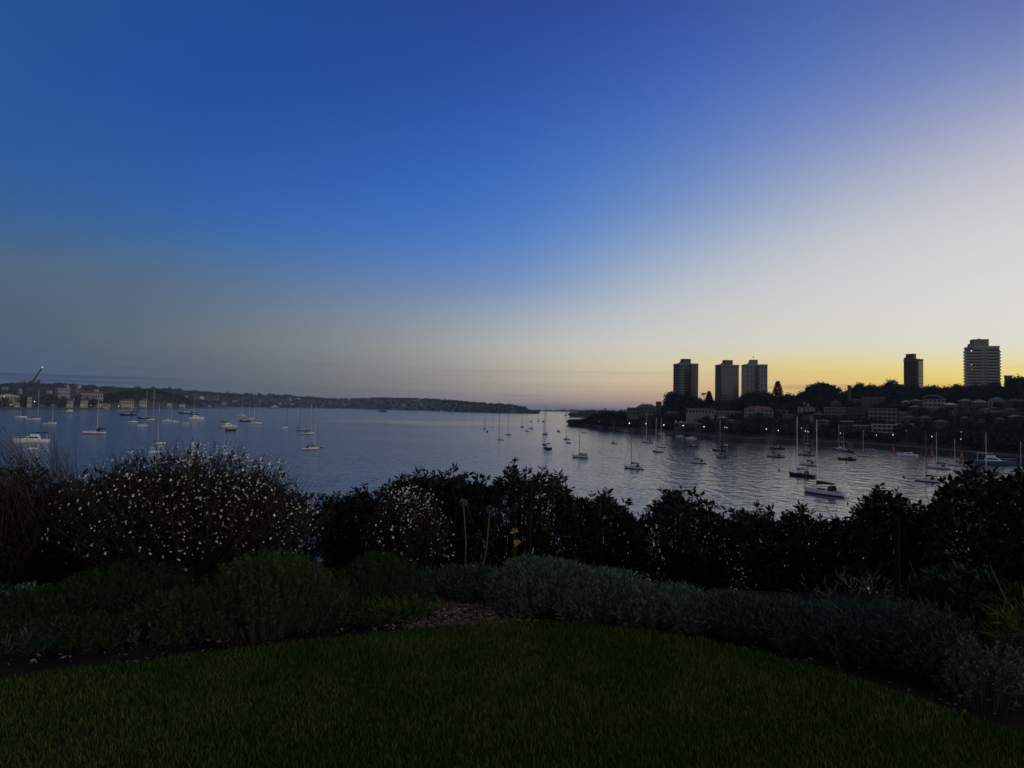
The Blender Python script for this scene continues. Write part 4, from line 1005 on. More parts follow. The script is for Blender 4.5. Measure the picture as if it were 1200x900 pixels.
def yacht(t, L, hullm, cover, mast_h, mast_x, full, mastm='alloy', tent=False, thick=0.0):
    B = 0.30 * L; fb = 0.098 * L
    hb, db = hull_mb(L, B, fb); hb.build('hull', hullm, t, True); db.build('deck', 'deck' if hullm != 'teak' else 'teak', t)
    if L > 5: stripe_mb(L, B, fb).build('waterline_stripe', 'canvas_dark', t)
    cm = 'white' if hullm != 'grey' else 'grey'
    cb = cabin_mb(-L * 0.10, L * 0.22, B * 0.27, B * 0.18, fb * 0.98, fb * 1.55, 1.2).build('cabin', cm, t)
    if full:
        for s in (-1, 1):
            MB().box(-L * 0.06, L * 0.12, s * B * 0.255 - 0.05, s * B * 0.255 + 0.05, fb * 1.14, fb * 1.38).build('window', 'boat_glass', cb)
        MB().box(-L * 0.38, -L * 0.12, -B * 0.2, B * 0.2, fb * 1.02, fb * 1.10).build('cockpit', 'teak', t)
        MB().add([(-L * .12, -B * .26, fb), (-L * .12, B * .26, fb), (-L * .24, -B * .26, fb), (-L * .24, B * .26, fb), (-L * .13, -B * .22, fb * 2.1), (-L * .13, B * .22, fb * 2.1), (-L * .22, -B * .22, fb * 2.15), (-L * .22, B * .22, fb * 2.15)],
                 [(0, 1, 5, 4), (4, 5, 7, 6), (0, 4, 6, 2), (1, 3, 7, 5)]).build('spray_hood', cover if cover else 'canvas_dark', t)
    if mast_h:
        r = max(0.011 * mast_h * 0.55, 0.10, thick)
        MB().tube([(mast_x, 0, fb), (mast_x, 0, mast_h)], [r, r * 0.75], 6).build('mast', mastm, t)
        bl = L * 0.42; zb = fb * 2.3
        bo = MB().tube([(mast_x - r, 0, zb), (mast_x - bl, 0, zb + 0.02 * L)], [r * 0.6, r * 0.5], 6).build('boom', mastm, t)
        if cover:
            MB().tube([(mast_x - r, 0, zb + r * 1.2), (mast_x - bl * .3, 0, zb + .022 * L + r), (mast_x - bl, 0, zb + .026 * L)], [0.046 * L, 0.036 * L, 0.016 * L], 7).build('sail_cover', cover, bo, True)
        if tent:
            MB().add([(mast_x, 0, zb + .05 * L), (mast_x - bl * 1.1, 0, zb + 0.01 * L), (mast_x, -B * .42, fb * 1.2), (mast_x - bl * 1.1, -B * .42, fb * 1.2), (mast_x, B * .42, fb * 1.2), (mast_x - bl * 1.1, B * .42, fb * 1.2)],
                     [(0, 2, 3, 1), (0, 1, 5, 4), (0, 4, 2), (1, 3, 5)]).build('boom_tent', 'canvas_grey', t)
        rg = MB(); rs = 0.02 if full else 0.03
        rs = max(rs, thick * 0.16)
        rg.tube([(L * 0.48, 0, fb * 1.3), (mast_x, 0, mast_h * 0.98)], rs * (2.2 if full else 1.2), 4); rg.tube([(-L * 0.48, 0, fb), (mast_x, 0, mast_h)], rs, 4)
        for s in (-1, 1):
            rg.tube([(mast_x - .1, s * B * .45, fb), (mast_x, s * B * 0.16, mast_h * 0.55), (mast_x, 0, mast_h * 0.9)], rs, 4)
            rg.tube([(mast_x, 0, mast_h * 0.55), (mast_x, s * B * 0.16, mast_h * 0.55)], rs * 1.5, 4)
        rg.build('rigging', 'wire', t)
        if full:
            ra = MB()
            for s in (-1, 1):
                pts = [(-L * .46, s * B * .36, fb * 1.7), (0, s * B * .49, fb * 1.8), (L * .3, s * B * .3, fb * 1.95), (L * .48, 0, fb * 2.1)]
                ra.tube(pts, 0.02, 4)
                for u in np.linspace(0, 1, 9):
                    i = min(int(u * 3), 2); w_ = u * 3 - i; p = [pts[i][k] * (1 - w_) + pts[i + 1][k] * w_ for k in range(3)]
                    ra.tube([(p[0], p[1], fb * .95), tuple(p)], 0.02, 4)
            ra.build('guard_rail', 'wire', t)
    elif cover:
        MB().box(-L * .35, L * .1, -B * .2, B * .2, fb, fb * 1.9, L * .02, B * .1).build('cover', cover, t)
def motor(t, L, hullm, cover, full, fly=True):
    B = 0.32 * L; fb = 0.11 * L
    hb, db = hull_mb(L, B, fb, 0.9, 0.8); hb.build('hull', hullm, t, True); db.build('deck', 'deck', t)
    cb = cabin_mb(-L * 0.26, L * 0.20, B * 0.36, B * 0.24, fb * 1.0, fb * 2.05, 1.1).build('cabin', 'white' if hullm != 'grey' else 'grey', t)
    for s in (-1, 1):
        MB().add([(-L * .20, s * B * .352, fb * 1.35), (L * .08, s * B * .29, fb * 1.35), (L * .03, s * B * .28, fb * 1.8), (-L * .19, s * B * .336, fb * 1.8)], [(0, 1, 2, 3)]).build('window', 'boat_glass', cb)
    MB().add([(L * .175, -B * .2, fb * 1.4), (L * .175, B * .2, fb * 1.4), (L * .125, B * .19, fb * 1.8), (L * .125, -B * .19, fb * 1.8)], [(0, 1, 2, 3)]).build('windscreen', 'boat_glass', cb)
    if fly:
        fb_ = MB().box(-L * .22, L * .02, -B * .28, B * .28, fb * 2.0, fb * 2.5, 0.1, 0.1).build('flybridge', 'white' if hullm != 'grey' else 'grey', t)
    if cover:
        cv = MB().box(-L * .45, -L * .05, -B * .36, B * .36, fb * 2.9, fb * 3.15, 0.05, 0.05)
        cv.build('canopy', cover, t)
        po = MB()
        for a_ in (-.43, -.08):
            for s in (-1, 1): po.tube([(L * a_, s * B * .33, fb), (L * a_, s * B * .33, fb * 2.9)], 0.05, 4)
        po.build('canopy_frame', 'alloy', t)
    if full:
        ra = MB()
        for s in (-1, 1): ra.tube([(L * .0, s * B * .47, fb * 1.6), (L * .3, s * B * .33, fb * 1.75), (L * .49, 0, fb * 1.9)], 0.03, 4)
        ra.build('guard_rail', 'alloy', t)
def dinghy(t, L, hullm, cover):
    B = 0.4 * L; fb = 0.13 * L
    hb, db = hull_mb(L, B, fb, 0.9, 0.7, 9); hb.build('hull', hullm, t, True)
    if cover: MB().box(-L * .45, L * .3, -B * .4, B * .4, fb * .8, fb * 1.5, L * .05, B * .2).build('cover', cover, t)
    else: db.build('deck', 'deck', t)
    MB().box(-L * .53, -L * .46, -B * .08, B * .08, -0.1, fb * 1.8).build('outboard', 'rubber', t)
def boat(kind, x, y, wpx, ang, label, hullm='white', cover=None, mast=None, mx=None, mastm='alloy', tent=False, fly=True, group=None):
    p = onz(x, y); azm = math.atan2(p[0], p[1]); Y = p[1]
    span = wpx * Y * math.cos(azm) / F
    a = R(ang); L = span / (abs(math.cos(a)) + 0.27 * abs(math.sin(a)))
    away = (math.sin(azm), math.cos(azm)); rp = (math.cos(azm), -math.sin(azm))
    hx, hy = math.cos(a) * rp[0] + math.sin(a) * away[0], math.cos(a) * rp[1] + math.sin(a) * away[1]
    nm = {'y': 'sailing_boat', 'm': 'motor_boat', 'd': 'dinghy'}[kind]
    t = empty(nm, (p[0], p[1], 0), math.atan2(hy, hx), label, {'y': 'sailing boat', 'm': 'motor boat', 'd': 'dinghy'}[kind], group)
    full = wpx >= 16
    if kind == 'y':
        mxx = L * 0.06
        if mx is not None and abs(math.cos(a)) > 0.25:
            mxx = max(-0.2 * L, min(0.25 * L, (mx - x) * Y * math.cos(azm) / F / math.cos(a)))
        mh = 0
        if mast: mh = zof(mx if mx else x, mast, Y)
        yacht(t, L, hullm, cover, mh, mxx, full, mastm, tent, thick=0.00017 * Y)
    elif kind == 'm': motor(t, L, hullm, cover, full, fly)
    else: dinghy(t, L, hullm, cover)
    return t
Wt, Nv = 'white', 'navy'
CD, CB, CG = 'canvas_dark', 'canvas_blue', 'canvas_grey'
BOATS = [
 # ---- left anchorage
 ('y', 25, 489.4, 15, 12, 'white sailing boat farthest left, touching the one with a masthead light', Wt, None, 476, 24),
 ('y', 40, 491.8, 17, 8, 'white sailing boat with a lit masthead lamp near the left edge', Wt, CD, 457.5, 44.5),
 ('y', 58.5, 496.8, 17, 10, 'white sloop with bare mast left of the two-masted boat', Wt, None, 473, 61.2),
 ('m', 80, 484.4, 20, 178, 'long low pale green launch close to the island dock', 'green', None),
 ('y', 110, 508.2, 29, 168, 'large white ketch with a dark aft mast at left', Wt, CD, 467, 113.7),
 ('y', 150, 487.0, 21, 176, 'dark-hulled boat under a long dark awning off the island', Nv, CD, 473.5, 158),
 ('y', 168, 490.7, 15, 170, 'low dark-hulled sloop with the tallest pale mast off the island hill', Nv, None, 457.5, 172),
 ('y', 155.5, 495.0, 12, 5, 'small white sloop below the dark-hulled awning boat', Wt, None, 476, 157.5),
 ('y', 177, 492.0, 10, 8, 'white sloop with a tall pale mast right of the low dark sloop', Wt, CG, 458, 182.5),
 ('m', 167, 499.2, 13, 178, 'small white runabout with cabin at its right end', Wt, None, None, None, None, False, False),
 ('m', 195, 493.6, 12, 165, 'motor cruiser with a black canopy beside a white stern', Wt, CD),
 ('y', 203.5, 494.5, 12, 8, 'white sloop overlapping the black-canopied cruiser', Wt, None, 470, 201),
 ('m', 218, 485.0, 18, 176, 'dark blue work boat with a white wheelhouse near the pier', 'blue', None, None, None, None, False, False),
 ('y', 227.5, 486.0, 12, 170, 'blue-grey sloop with a pale mast behind the flybridge cruiser', 'blue', CD, 462, 227.5),
 ('m', 230.5, 491.2, 19, 8, 'white flybridge cruiser pointing right below the pier', Wt, None),
 ('d', 217.5, 496.3, 9, 10, 'small dinghy under a dark cover left of the flybridge cruiser', Wt, CD),
 ('m', 268.5, 501.0, 23, 22, 'biggest white cruiser with dark canopy, bow to the right', 'cream', CD),
 ('d', 271, 504.8, 14, 25, 'dark tender alongside the biggest white cruiser', 'rubber', None),
 ('m', 282, 488.6, 15, 170, 'cruiser with a dark canopy behind the navy motor sailer', 'cream', CD),
 ('y', 287, 493.9, 14, 172, 'navy motor sailer with white deckhouse in the left cluster', Nv, CG, 466, 283),
 ('y', 294, 490.8, 10, 20, 'white-hulled sloop in the left cluster, partly behind the navy boat', Wt, CD, 470, 290),
 ('y', 297.5, 493.0, 9, 165, 'small white sloop with thin mast between two clustered boats', Wt, CD, 473, 298.2),
 ('y', 300.5, 496.6, 14, 12, 'white sloop at the right end of the left cluster', Wt, CD, 467, 304.3),
 ('y', 334.2, 501.8, 9, 62, 'white sloop seen end on with a dark mast', Wt, None, 471.5, 336, 'dark_alloy'),
 ('y', 353, 504.5, 12, 60, 'slim white sloop with a thin dark mast beside the covered sloop', 'grey', CD, 475, 350.5, 'dark_alloy'),
 ('y', 361, 508.8, 17, 18, 'white-bowed sloop with dark cover above the nearest left yacht', Wt, CD, 471.5, 364),
 ('y', 363.8, 526.8, 21, 14, 'nearest white yacht in the left anchorage right of the flower bush', Wt, CD, 475.5, 370),
 ('d', 377, 524.5, 4, 10, 'tiny dark tender just right of the nearest left yacht', 'rubber', None),
 ('m', 36, 518.6, 46, 172, 'large white motor yacht behind the twigs at far left', Wt, CD),
 ('m', 38, 526.5, 14, 10, 'white runabout half hidden in the twigs at far left', Wt, None, None, None, None, False, False),
 ('y', 187.5, 520.3, 15, 20, 'white sloop with dark cockpit just above the flower bush', Wt, CD, 474, 181.5),
 ('m', 181, 530.5, 15, 12, 'white boat half sunk behind the flower bush top', Wt, None, None, None, None, False, False),
 # ---- middle
 ('y', 568, 502.6, 5, 70, 'tiny dark boat, leftmost of the middle boats', Nv, CD, 487, 568.2, 'dark_alloy'),
 ('y', 576.7, 500.6, 5, 60, 'tiny white sloop second from left in the middle water', Wt, None, 484, 577),
 ('y', 586.5, 515.6, 9, 140, 'white sloop with dark hood, nearest of the leftmost middle boats', Wt, CD, 482.5, 584.2, 'dark_alloy'),
 ('y', 595.5, 509.6, 8, 145, 'grey sloop right of the white hooded sloop', 'grey', CD, 485, 595.3, 'dark_alloy'),
 ('y', 612, 500.6, 5, 80, 'small far sloop seen stern on beyond the grey pair', 'grey', None, 486, 611.2, 'dark_alloy'),
 ('y', 618, 505.4, 7, 150, 'far white sloop touching a dark boat', Wt, CD, 484, 617.4, 'dark_alloy'),
 ('y', 622.5, 502.2, 6, 30, 'far dark boat touching the white sloop', Nv, CD, 486, 623, 'dark_alloy'),
 ('m', 622.2, 494.2, 3.4, 70, 'tiny dark launch far out left of the tallest mast', Nv, None),
 ('y', 631, 493.8, 3.4, 80, 'tiny grey sloop far out beside the tallest mast', 'grey', None, 485.5, 632.3, 'dark_alloy'),
 ('m', 637, 494.4, 4, 70, 'tiny dark cruiser far out behind the tallest mast', Nv, CD),
 ('y', 638.3, 509.2, 8, 120, 'dark sloop with the tallest mast of the middle boats', Nv, CD, 473.5, 639.8, 'dark_alloy'),
 ('m', 641, 525.9, 12, 112, 'stern-on dark cruiser with high canopy in mid channel', Nv, CD),
 ('y', 637.5, 521.0, 6, 100, 'slender dark sloop just behind the stern-on dark cruiser', Nv, CD, 483, 638.2, 'dark_alloy'),
 ('m', 655, 505.6, 4.5, 75, 'small black launch alone right of the tallest mast', Nv, None),
 ('m', 657.5, 495.0, 2, 60, 'speck of a dark launch far out near the channel', Nv, None, None, None, None, False, False),
 ('y', 663, 487.2, 4.2, 100, 'dark far boat with a mast at the tip of the low point', Nv, CD, 475, 663.3, 'dark_alloy'),
 ('y', 664, 515.0, 9, 150, 'dark hooded sloop off the tip of the near point', 'grey', CD, 481, 663.2, 'dark_alloy'),
 ('d', 666, 519.2, 6, 160, 'small tender just below the dark hooded sloop', 'grey', CD),
 ('y', 680, 536.0, 21, 162, 'white sloop with a grey tent over its boom', Wt, None, 500.5, 679, 'dark_alloy', True),
 ('d', 684.5, 507.6, 6.5, 175, 'low grey open boat left of two similar ones by the point', 'grey', None),
 ('d', 696, 505.6, 5, 175, 'smallest low grey open boat close under the point', 'grey', None),
 ('d', 707.5, 509.6, 7, 178, 'low grey open boat, widest of the three by the point', 'grey', None),
 ('m', 724.5, 508.2, 5, 175, 'little grey launch beside the low cabin cruiser', 'grey', None, None, None, None, False, False),
 ('m', 732, 505.4, 10, 176, 'low pale cabin cruiser against the dark sea wall', 'grey', None, None, None, None, False, False),
 ('y', 719.7, 519.8, 9, 155, 'little sloop with a raised dark sail cover, alone mid-channel', 'grey', CD, 494, 718.6, 'dark_alloy'),
 ('y', 743, 549.2, 26, 160, 'white sloop with slanting forestay, nearest in mid channel', Wt, CD, 504, 739.6, 'dark_alloy'),
 ('y', 751.5, 513.2, 8, 155, 'grey sloop at the left of the clustered four', 'grey', CD, 492, 753.5, 'dark_alloy'),
 ('y', 759, 518.6, 17, 160, 'larger pale sloop in front of the clustered four', Wt, CD, 483, 757.3),
 ('y', 763.5, 511.5, 9, 165, 'pale sloop behind the larger pale one by the sea wall', 'grey', CD, 490, 761.5, 'dark_alloy'),
 ('y', 771, 529.8, 14, 158, 'navy-hulled sloop with a bright mast below the big tree clump', Nv, CD, 489, 768.6),
 ('y', 775.5, 524.2, 13, 160, 'pale sloop overlapping the navy-hulled sloop', Wt, CD, 490, 774.6),
 ('m', 775.5, 508.8, 10, 175, 'pale flat launch moored along the sea wall', Wt, None, None, None, None, False, False),
 ('m', 796.5, 511.8, 10, 176, 'faded pink launch tied by the boathouse pavilion', 'cream', None, None, None, None, False, False),
 ('m', 809.5, 514.4, 13, 174, 'pale motor boat right of the boathouse piles', Wt, None, None, None, None, False, False),
 ('y', 813.5, 523.2, 12, 172, 'low dark-hulled sloop below the single shore lamp', Nv, CD, 487, 815, 'dark_alloy'),
 ('y', 821.5, 518.8, 10, 160, 'grey sloop behind the low dark-hulled one', 'grey', CD, 496, 820, 'dark_alloy'),
 ('y', 818.5, 542.8, 23, 158, 'white sloop with dark lowered sail, below the banded tower', Wt, CD, 506, 814, 'dark_alloy'),
 ('y', 843, 528.4, 18, 165, 'dark sloop with a bright mast under the banded tower', Nv, CD, 491, 843.6),
 ('y', 847.5, 536.6, 18, 160, 'grey sloop in front of the bright-masted dark sloop', 'grey', CD, 503, 839.5, 'dark_alloy'),
 ('m', 849.5, 523.2, 12, 172, 'low dark launch behind the bright-masted dark sloop', Nv, None, None, None, None, False, False),
 ('m', 849, 515.4, 9, 170, 'dull orange launch below the close pair of lamps', 'orange', None, None, None, None, False, False),
 # ---- right
 ('m', 892, 517.6, 14, 176, 'white cruiser moored nose-on to another by the sea wall', Wt, None),
 ('m', 907.5, 518.4, 17, 4, 'grey cruiser overlapping the white one by the sea wall', 'grey', CG),
 ('y', 911, 526.0, 18, 174, 'low navy-hulled boat below the two moored cruisers', Nv, None, 500, 908, 'dark_alloy'),
 ('y', 909, 535.8, 23, 166, 'grey sloop with a long black sail cover sloping right', 'grey', CD, 503, 905, 'dark_alloy'),
 ('y', 945, 533.8, 22, 166, 'grey sloop with black awning behind the two tall masts', 'grey', CD, 497, 941.8, 'dark_alloy'),
 ('y', 947.5, 545.2, 24, 164, 'white sloop right behind the black-hulled yacht', Wt, CD, 496, 946, 'dark_alloy'),
 ('y', 946, 521.4, 15, 172, 'small dark sloop nearest the sea wall between two tall masts', Nv, CD, 502, 946.5, 'dark_alloy'),
 ('y', 939.5, 558.2, 36, 150, 'black-hulled yacht with a tall pale mast', Nv, CG, 488, 934),
 ('y', 966, 579.5, 59, 148, 'largest white yacht with black sail cover, nearest on the right', Wt, CD, 491.5, 957),
 ('m', 982.5, 527.6, 17, 176, 'blue flat-topped catamaran cruiser under the balcony flats', 'blue', CG),
 ('y', 991, 529.6, 20, 174, 'dark sloop in front of the blue catamaran cruiser', Nv, None, 507, 988.6),
 ('y', 985, 530.4, 10, 172, 'slim grey sloop tucked beside the blue catamaran cruiser', 'grey', CD, 497, 983),
 ('y', 992, 539.0, 23, 170, 'long black mastless hull under the blue catamaran cruiser', Nv, CD),
 ('y', 1016, 535.2, 22, 172, 'pale grey sloop with one bright mast below the white flats', Wt, CG, 503.5, 1011.6),
 ('m', 1020.5, 528.6, 16, 174, 'low grey launch behind the bright-masted pale sloop', 'grey', None, None, None, None, False, False),
 ('m', 1063, 534.6, 26, 176, 'long low white launch between two orange markers', Wt, None, None, None, None, False, False),
 ('y', 1087, 564.5, 35, 160, 'white yacht with slanting forestay partly behind the right shrub', Wt, CD, 508, 1085.6, 'dark_alloy'),
 ('y', 1100, 549.0, 32, 164, 'white yacht with a bright mast behind the forestay yacht', Wt, CD, 506, 1097.6),
 ('y', 1121, 545.6, 22, 166, 'white sloop with thin mast near the rightmost orange marker', Wt, CD, 515, 1119),
 ('m', 1166, 544.4, 49, 4, 'big two-deck blue and white motor yacht at far right', 'blue', CG),
 ('y', 1160, 572, 32, 158, 'yacht hidden by leaves with a thick pale mast at far right', Wt, CD, 506.5, 1156),
 ('y', 1199, 550, 22, 160, 'boat at the right picture edge showing only its pale mast', Wt, CD, 517, 1196.5),
]
labs = set()
for row in BOATS:
    assert row[5] not in labs, row[5]
    labs.add(row[5]); boat(*row)
def small_ferry(px, py, wpx, label, hm, cm):
    p = onz(px, py); L = wpx * p[1] / F; t = empty('ferry', (p[0], p[1], 0), -math.atan2(p[0], p[1]), label, 'ferry')
    hb, db = hull_mb(L, L * .28, L * .07, .8, .8); hb.build('hull', hm, t, True); db.build('deck', 'deck', t)
    MB().box(-L * .36, L * .28, -L * .11, L * .11, L * .07, L * .17).build('cabin', cm, t); MB().box(-L * .1, L * .14, -L * .08, L * .08, L * .17, L * .26).build('wheelhouse', cm, t)
    for k in range(5): MB().box(-L * .34 + k * L * .12, -L * .26 + k * L * .12, -L * .113, -L * .1, L * .10, L * .15).build('window', 'boat_glass', t)
    MB().tube([(-L * .15, 0, L * .17), (-L * .15, 0, L * .34)], L * .02, 6).build('funnel', cm, t)
small_ferry(322, 478.6, 13, 'low brown ferry below the far headland houses', 'teak', 'cream')
small_ferry(449, 482.8, 10.5, 'dark ferry crossing alone in front of the far headland', Nv, 'stucco_dark')
def buoy(px, py, r_, label, m='rubber'):
    p = onz(px, py); t = empty('mooring_buoy', (p[0], p[1], 0), 0, label, 'buoy')
    MB().ball((0, 0, r_ * .3), r_, 10, 6, 0.85).build('float', m, t, True); MB().tube([(0, 0, r_), (0, 0, r_ * 2.1)], r_ * .12, 5).build('ring_post', 'dark_alloy', t)
buoy(571, 506, 0.9, 'black mooring buoy below the leftmost middle boats')
buoy(913, 551.5, 0.42, 'dark buoy with a short post left of the black-hulled yacht'); buoy(992, 542.5, 0.4, 'dark buoy below the long black hull'); buoy(1059, 559.3, 0.42, 'dark buoy left of the forestay yacht')
buoy(1001.5, 537.2, 0.35, 'small dark buoy right of the long black hull')
for px, py, lab in [(1047, 529.5, 'faded orange marker left of the long low white launch'), (1092.5, 535, 'faded orange marker between the two pale masts'), (1127, 538, 'faded orange marker farthest right by the sea wall')]:
    p = onz(px, py); t = empty('channel_marker', (p[0], p[1], 0), 0, lab, 'marker', None)
    MB().tube([(0, 0, -.5), (0, 0, 0.6)], [0.9, 0.9], 10).build('float', 'red', t)
    MB().tube([(0, 0, .6), (0, 0, 1.9), (0, 0, 2.6)], [0.75, .6, .4], 8).build('tower', 'orange', t)
    MB().ball((0, 0, 3.0), .4).build('topmark', 'red', t)
# bird
P = at(572, 441, 160); bd = empty('bird', P, 0.5, 'small dark bird gliding above the far headland', 'bird')
MB().add([(0, .35, 0), (.07, .1, .05), (.05, -.2, .03), (0, -.42, 0), (-.05, -.2, .03), (-.07, .1, .05), (0, 0, -.07)], [(0, 1, 6), (1, 2, 6), (2, 3, 6), (3, 4, 6), (4, 5, 6), (5, 0, 6), (0, 5, 4, 3, 2, 1)]).build('body', 'rubber', bd)
for s in (-1, 1): MB().add([(0, .12, .03), (s * .35, .2, .16), (s * .75, -.02, .1), (s * .35, -.06, .15), (0, -.12, .03), (s * .35, .05, .12)], [(0, 1, 3, 4), (1, 2, 3), (0, 4, 5), (1, 5, 2)]).build('wing', 'rubber', bd)

# ------------------------------------------------------------------ foreground planting
def hedge_shrub(px0, px1, top, Y, label, n_tips, leafL=0.092, ybot=690, depth=0.55, material='pittosporum', seed=0, per=9, group=None, wl=0.30):
    r = np.random.default_rng(100 + seed)
    pc = (px0 + px1) / 2; base = np.array([xof(pc, Y), Y, ground_z(0, Y)])
    t = empty('shrub', base, 0, label, 'shrub', group)
    xs = r.uniform(px0, px1, n_tips); Yr = Y + r.uniform(-1, 1, n_tips) * depth
    tp = np.array([lerp_tab(top, x) for x in xs])
    zt = np.array([zof(x, y, yy) for x, y, yy in zip(xs, tp, Yr)]) - 0.03 + np.abs(r.normal(0, 0.07, n_tips)) * -1.0 + np.where(r.random(n_tips) < .2, r.uniform(0.03, .12, n_tips), -0.01)
    zt -= 0.12 * (np.abs(Yr - Y) / depth) ** 2
    zb = np.array([ground_z(0, yy) for yy in Yr]) + 0.05
    u = np.where(r.random(n_tips) < 0.4, r.uniform(0.86, 1.0, n_tips), r.uniform(0.05, 1.0, n_tips))
    z = zb + (zt - zb) * u
    tips = np.stack([np.array([xof(x, yy) for x, yy in zip(xs, Yr)]), Yr, z], 1)
    # a rosette of leaves round every shoot tip
    axis = unit(np.stack([r.normal(0, .35, n_tips), r.normal(0, .35, n_tips) - .15, np.ones(n_tips)], 1))
    b = np.repeat(tips, per, 0); ax = np.repeat(axis, per, 0)
    rad = unit(np.cross(ax, r.normal(size=b.shape)))
    lift = r.uniform(0.05, 1.1, len(b))[:, None]
    d = unit(rad + ax * lift)
    b = b - ax * r.uniform(0, 0.05, len(b))[:, None]
    # inner leaves fill the shrub down to the ground, thinner towards the outside
    nf = int(n_tips * (6 if material == 'bronze_leaf' else 2.4)); ii = r.integers(0, n_tips, nf)
    fb_ = tips[ii] + np.stack([r.normal(0, .07, nf), r.normal(0, .12, nf), -.10 - np.abs(r.normal(0, .2, nf))], 1)
    fb_[:, 2] = np.maximum(fb_[:, 2], zb[ii])
    b = np.concatenate([b, fb_]); d = np.concatenate([d, unit(r.normal(size=fb_.shape) + np.array([0, 0, .3]))])
    L = r.uniform(0.65, 1.15, len(b)) * leafL
    v, f = leaf_quads(b, d, L, L * wl, r, 0.15)
    npmesh('leaves', v - base, f, material, t)
    ns = n_tips
    mid = np.stack([base[0] + (tips[:, 0] - base[0]) * r.uniform(.55, .95, ns), Y + (Yr - Y) * .6, zb + (z - zb) * r.uniform(.35, .6, ns)], 1)
    root = np.stack([base[0] + (tips[:, 0] - base[0]) * r.uniform(.3, .8, ns), Y + (Yr - Y) * .3, zb - 0.06], 1)
    v2, f2 = stalks(np.stack([root, mid, tips], 1), 0.007)
    npmesh('stems', v2 - base, f2, 'bark', t)
    return t
hedge_shrub(382, 478, [(382, 580), (395, 576), (410, 571), (440, 567), (455, 570), (478, 562)], 7.0, 'dark bronze shrub between the big flower bush and the small one', 640, 0.07, material='bronze_leaf', seed=1)
hedge_shrub(20, 205, [(20, 590), (60, 566), (120, 552), (205, 556)], 6.5, 'dark bronze shrub behind the left half of the big flower bush', 620, 0.07, material='bronze_leaf', seed=11)
hedge_shrub(195, 395, [(195, 556), (260, 552), (330, 562), (365, 578), (395, 586)], 6.5, 'dark bronze shrub behind the right half of the big flower bush', 620, 0.07, material='bronze_leaf', seed=12)
hedge_shrub(452, 562, [(452, 568), (465, 559), (478, 553), (500, 551), (520, 554), (538, 549), (548, 557), (562, 561)], 7.3, 'dark hedge shrub behind the small white-flowered bush', 700, seed=2)
hedge_shrub(552, 668, [(552, 561), (575, 560), (590, 553), (603, 546), (614, 545), (622, 560), (631, 543), (645, 550), (660, 556), (668, 570)], 7.2, 'spiky-topped hedge shrub behind the thin dark stake', 560, seed=3)
hedge_shrub(655, 760, [(655, 572), (680, 576), (700, 579), (714, 576), (730, 585), (745, 600), (760, 606)], 7.3, 'hedge shrub below the grey-tented sloop', 500, seed=4)
hedge_shrub(748, 872, [(748, 606), (758, 600), (768, 586), (780, 570), (792, 568), (805, 573), (820, 580), (850, 600), (872, 597)], 7.0, 'rounded hedge shrub with loose gaps, centre right', 520, seed=5)
hedge_shrub(860, 1010, [(860, 599), (890, 596), (915, 601), (934, 594), (941, 587), (949, 600), (980, 606), (1010, 602)], 7.0, 'low hedge shrub under the largest white yacht', 700, seed=6)
hedge_shrub(1000, 1108, [(1000, 604), (1010, 581), (1030, 568), (1045, 573), (1065, 586), (1085, 592), (1108, 588)], 6.4, 'domed hedge shrub left of the tall dark corner shrub', 500, seed=7)
hedge_shrub(1088, 1420, [(1088, 592), (1104, 562), (1120, 547), (1138, 540), (1150, 557), (1165, 550), (1185, 549), (1200, 543), (1290, 538), (1420, 560)], 5.9, 'tall dark shrub filling the right picture edge', 1550, 0.082, seed=8, wl=.32, ybot=720)
# bare twigs poking over the hedge
for px, py, tx, ty, lab in [(985, 606, 968, 592, 'bare forked twig above the low hedge shrub'), (1100, 595, 1083, 571, 'bare twig left of the tall corner shrub')]:
    A = at(px, py + 25, 6.8); B = at(tx, ty, 6.8); C = at(tx + 14, ty - 2, 6.8)
    mdl = (A + B) / 2 + np.array([0, 0, -.03])
    t = empty('twig', A, 0, lab, 'twig')
    MB().tube([tuple(A - A), tuple(mdl - A), tuple(B - A)], [.006, .004, .002], 4).tube([tuple(mdl - A), tuple(C - A)], [.004, .002], 4).build('stem', 'bark', t)

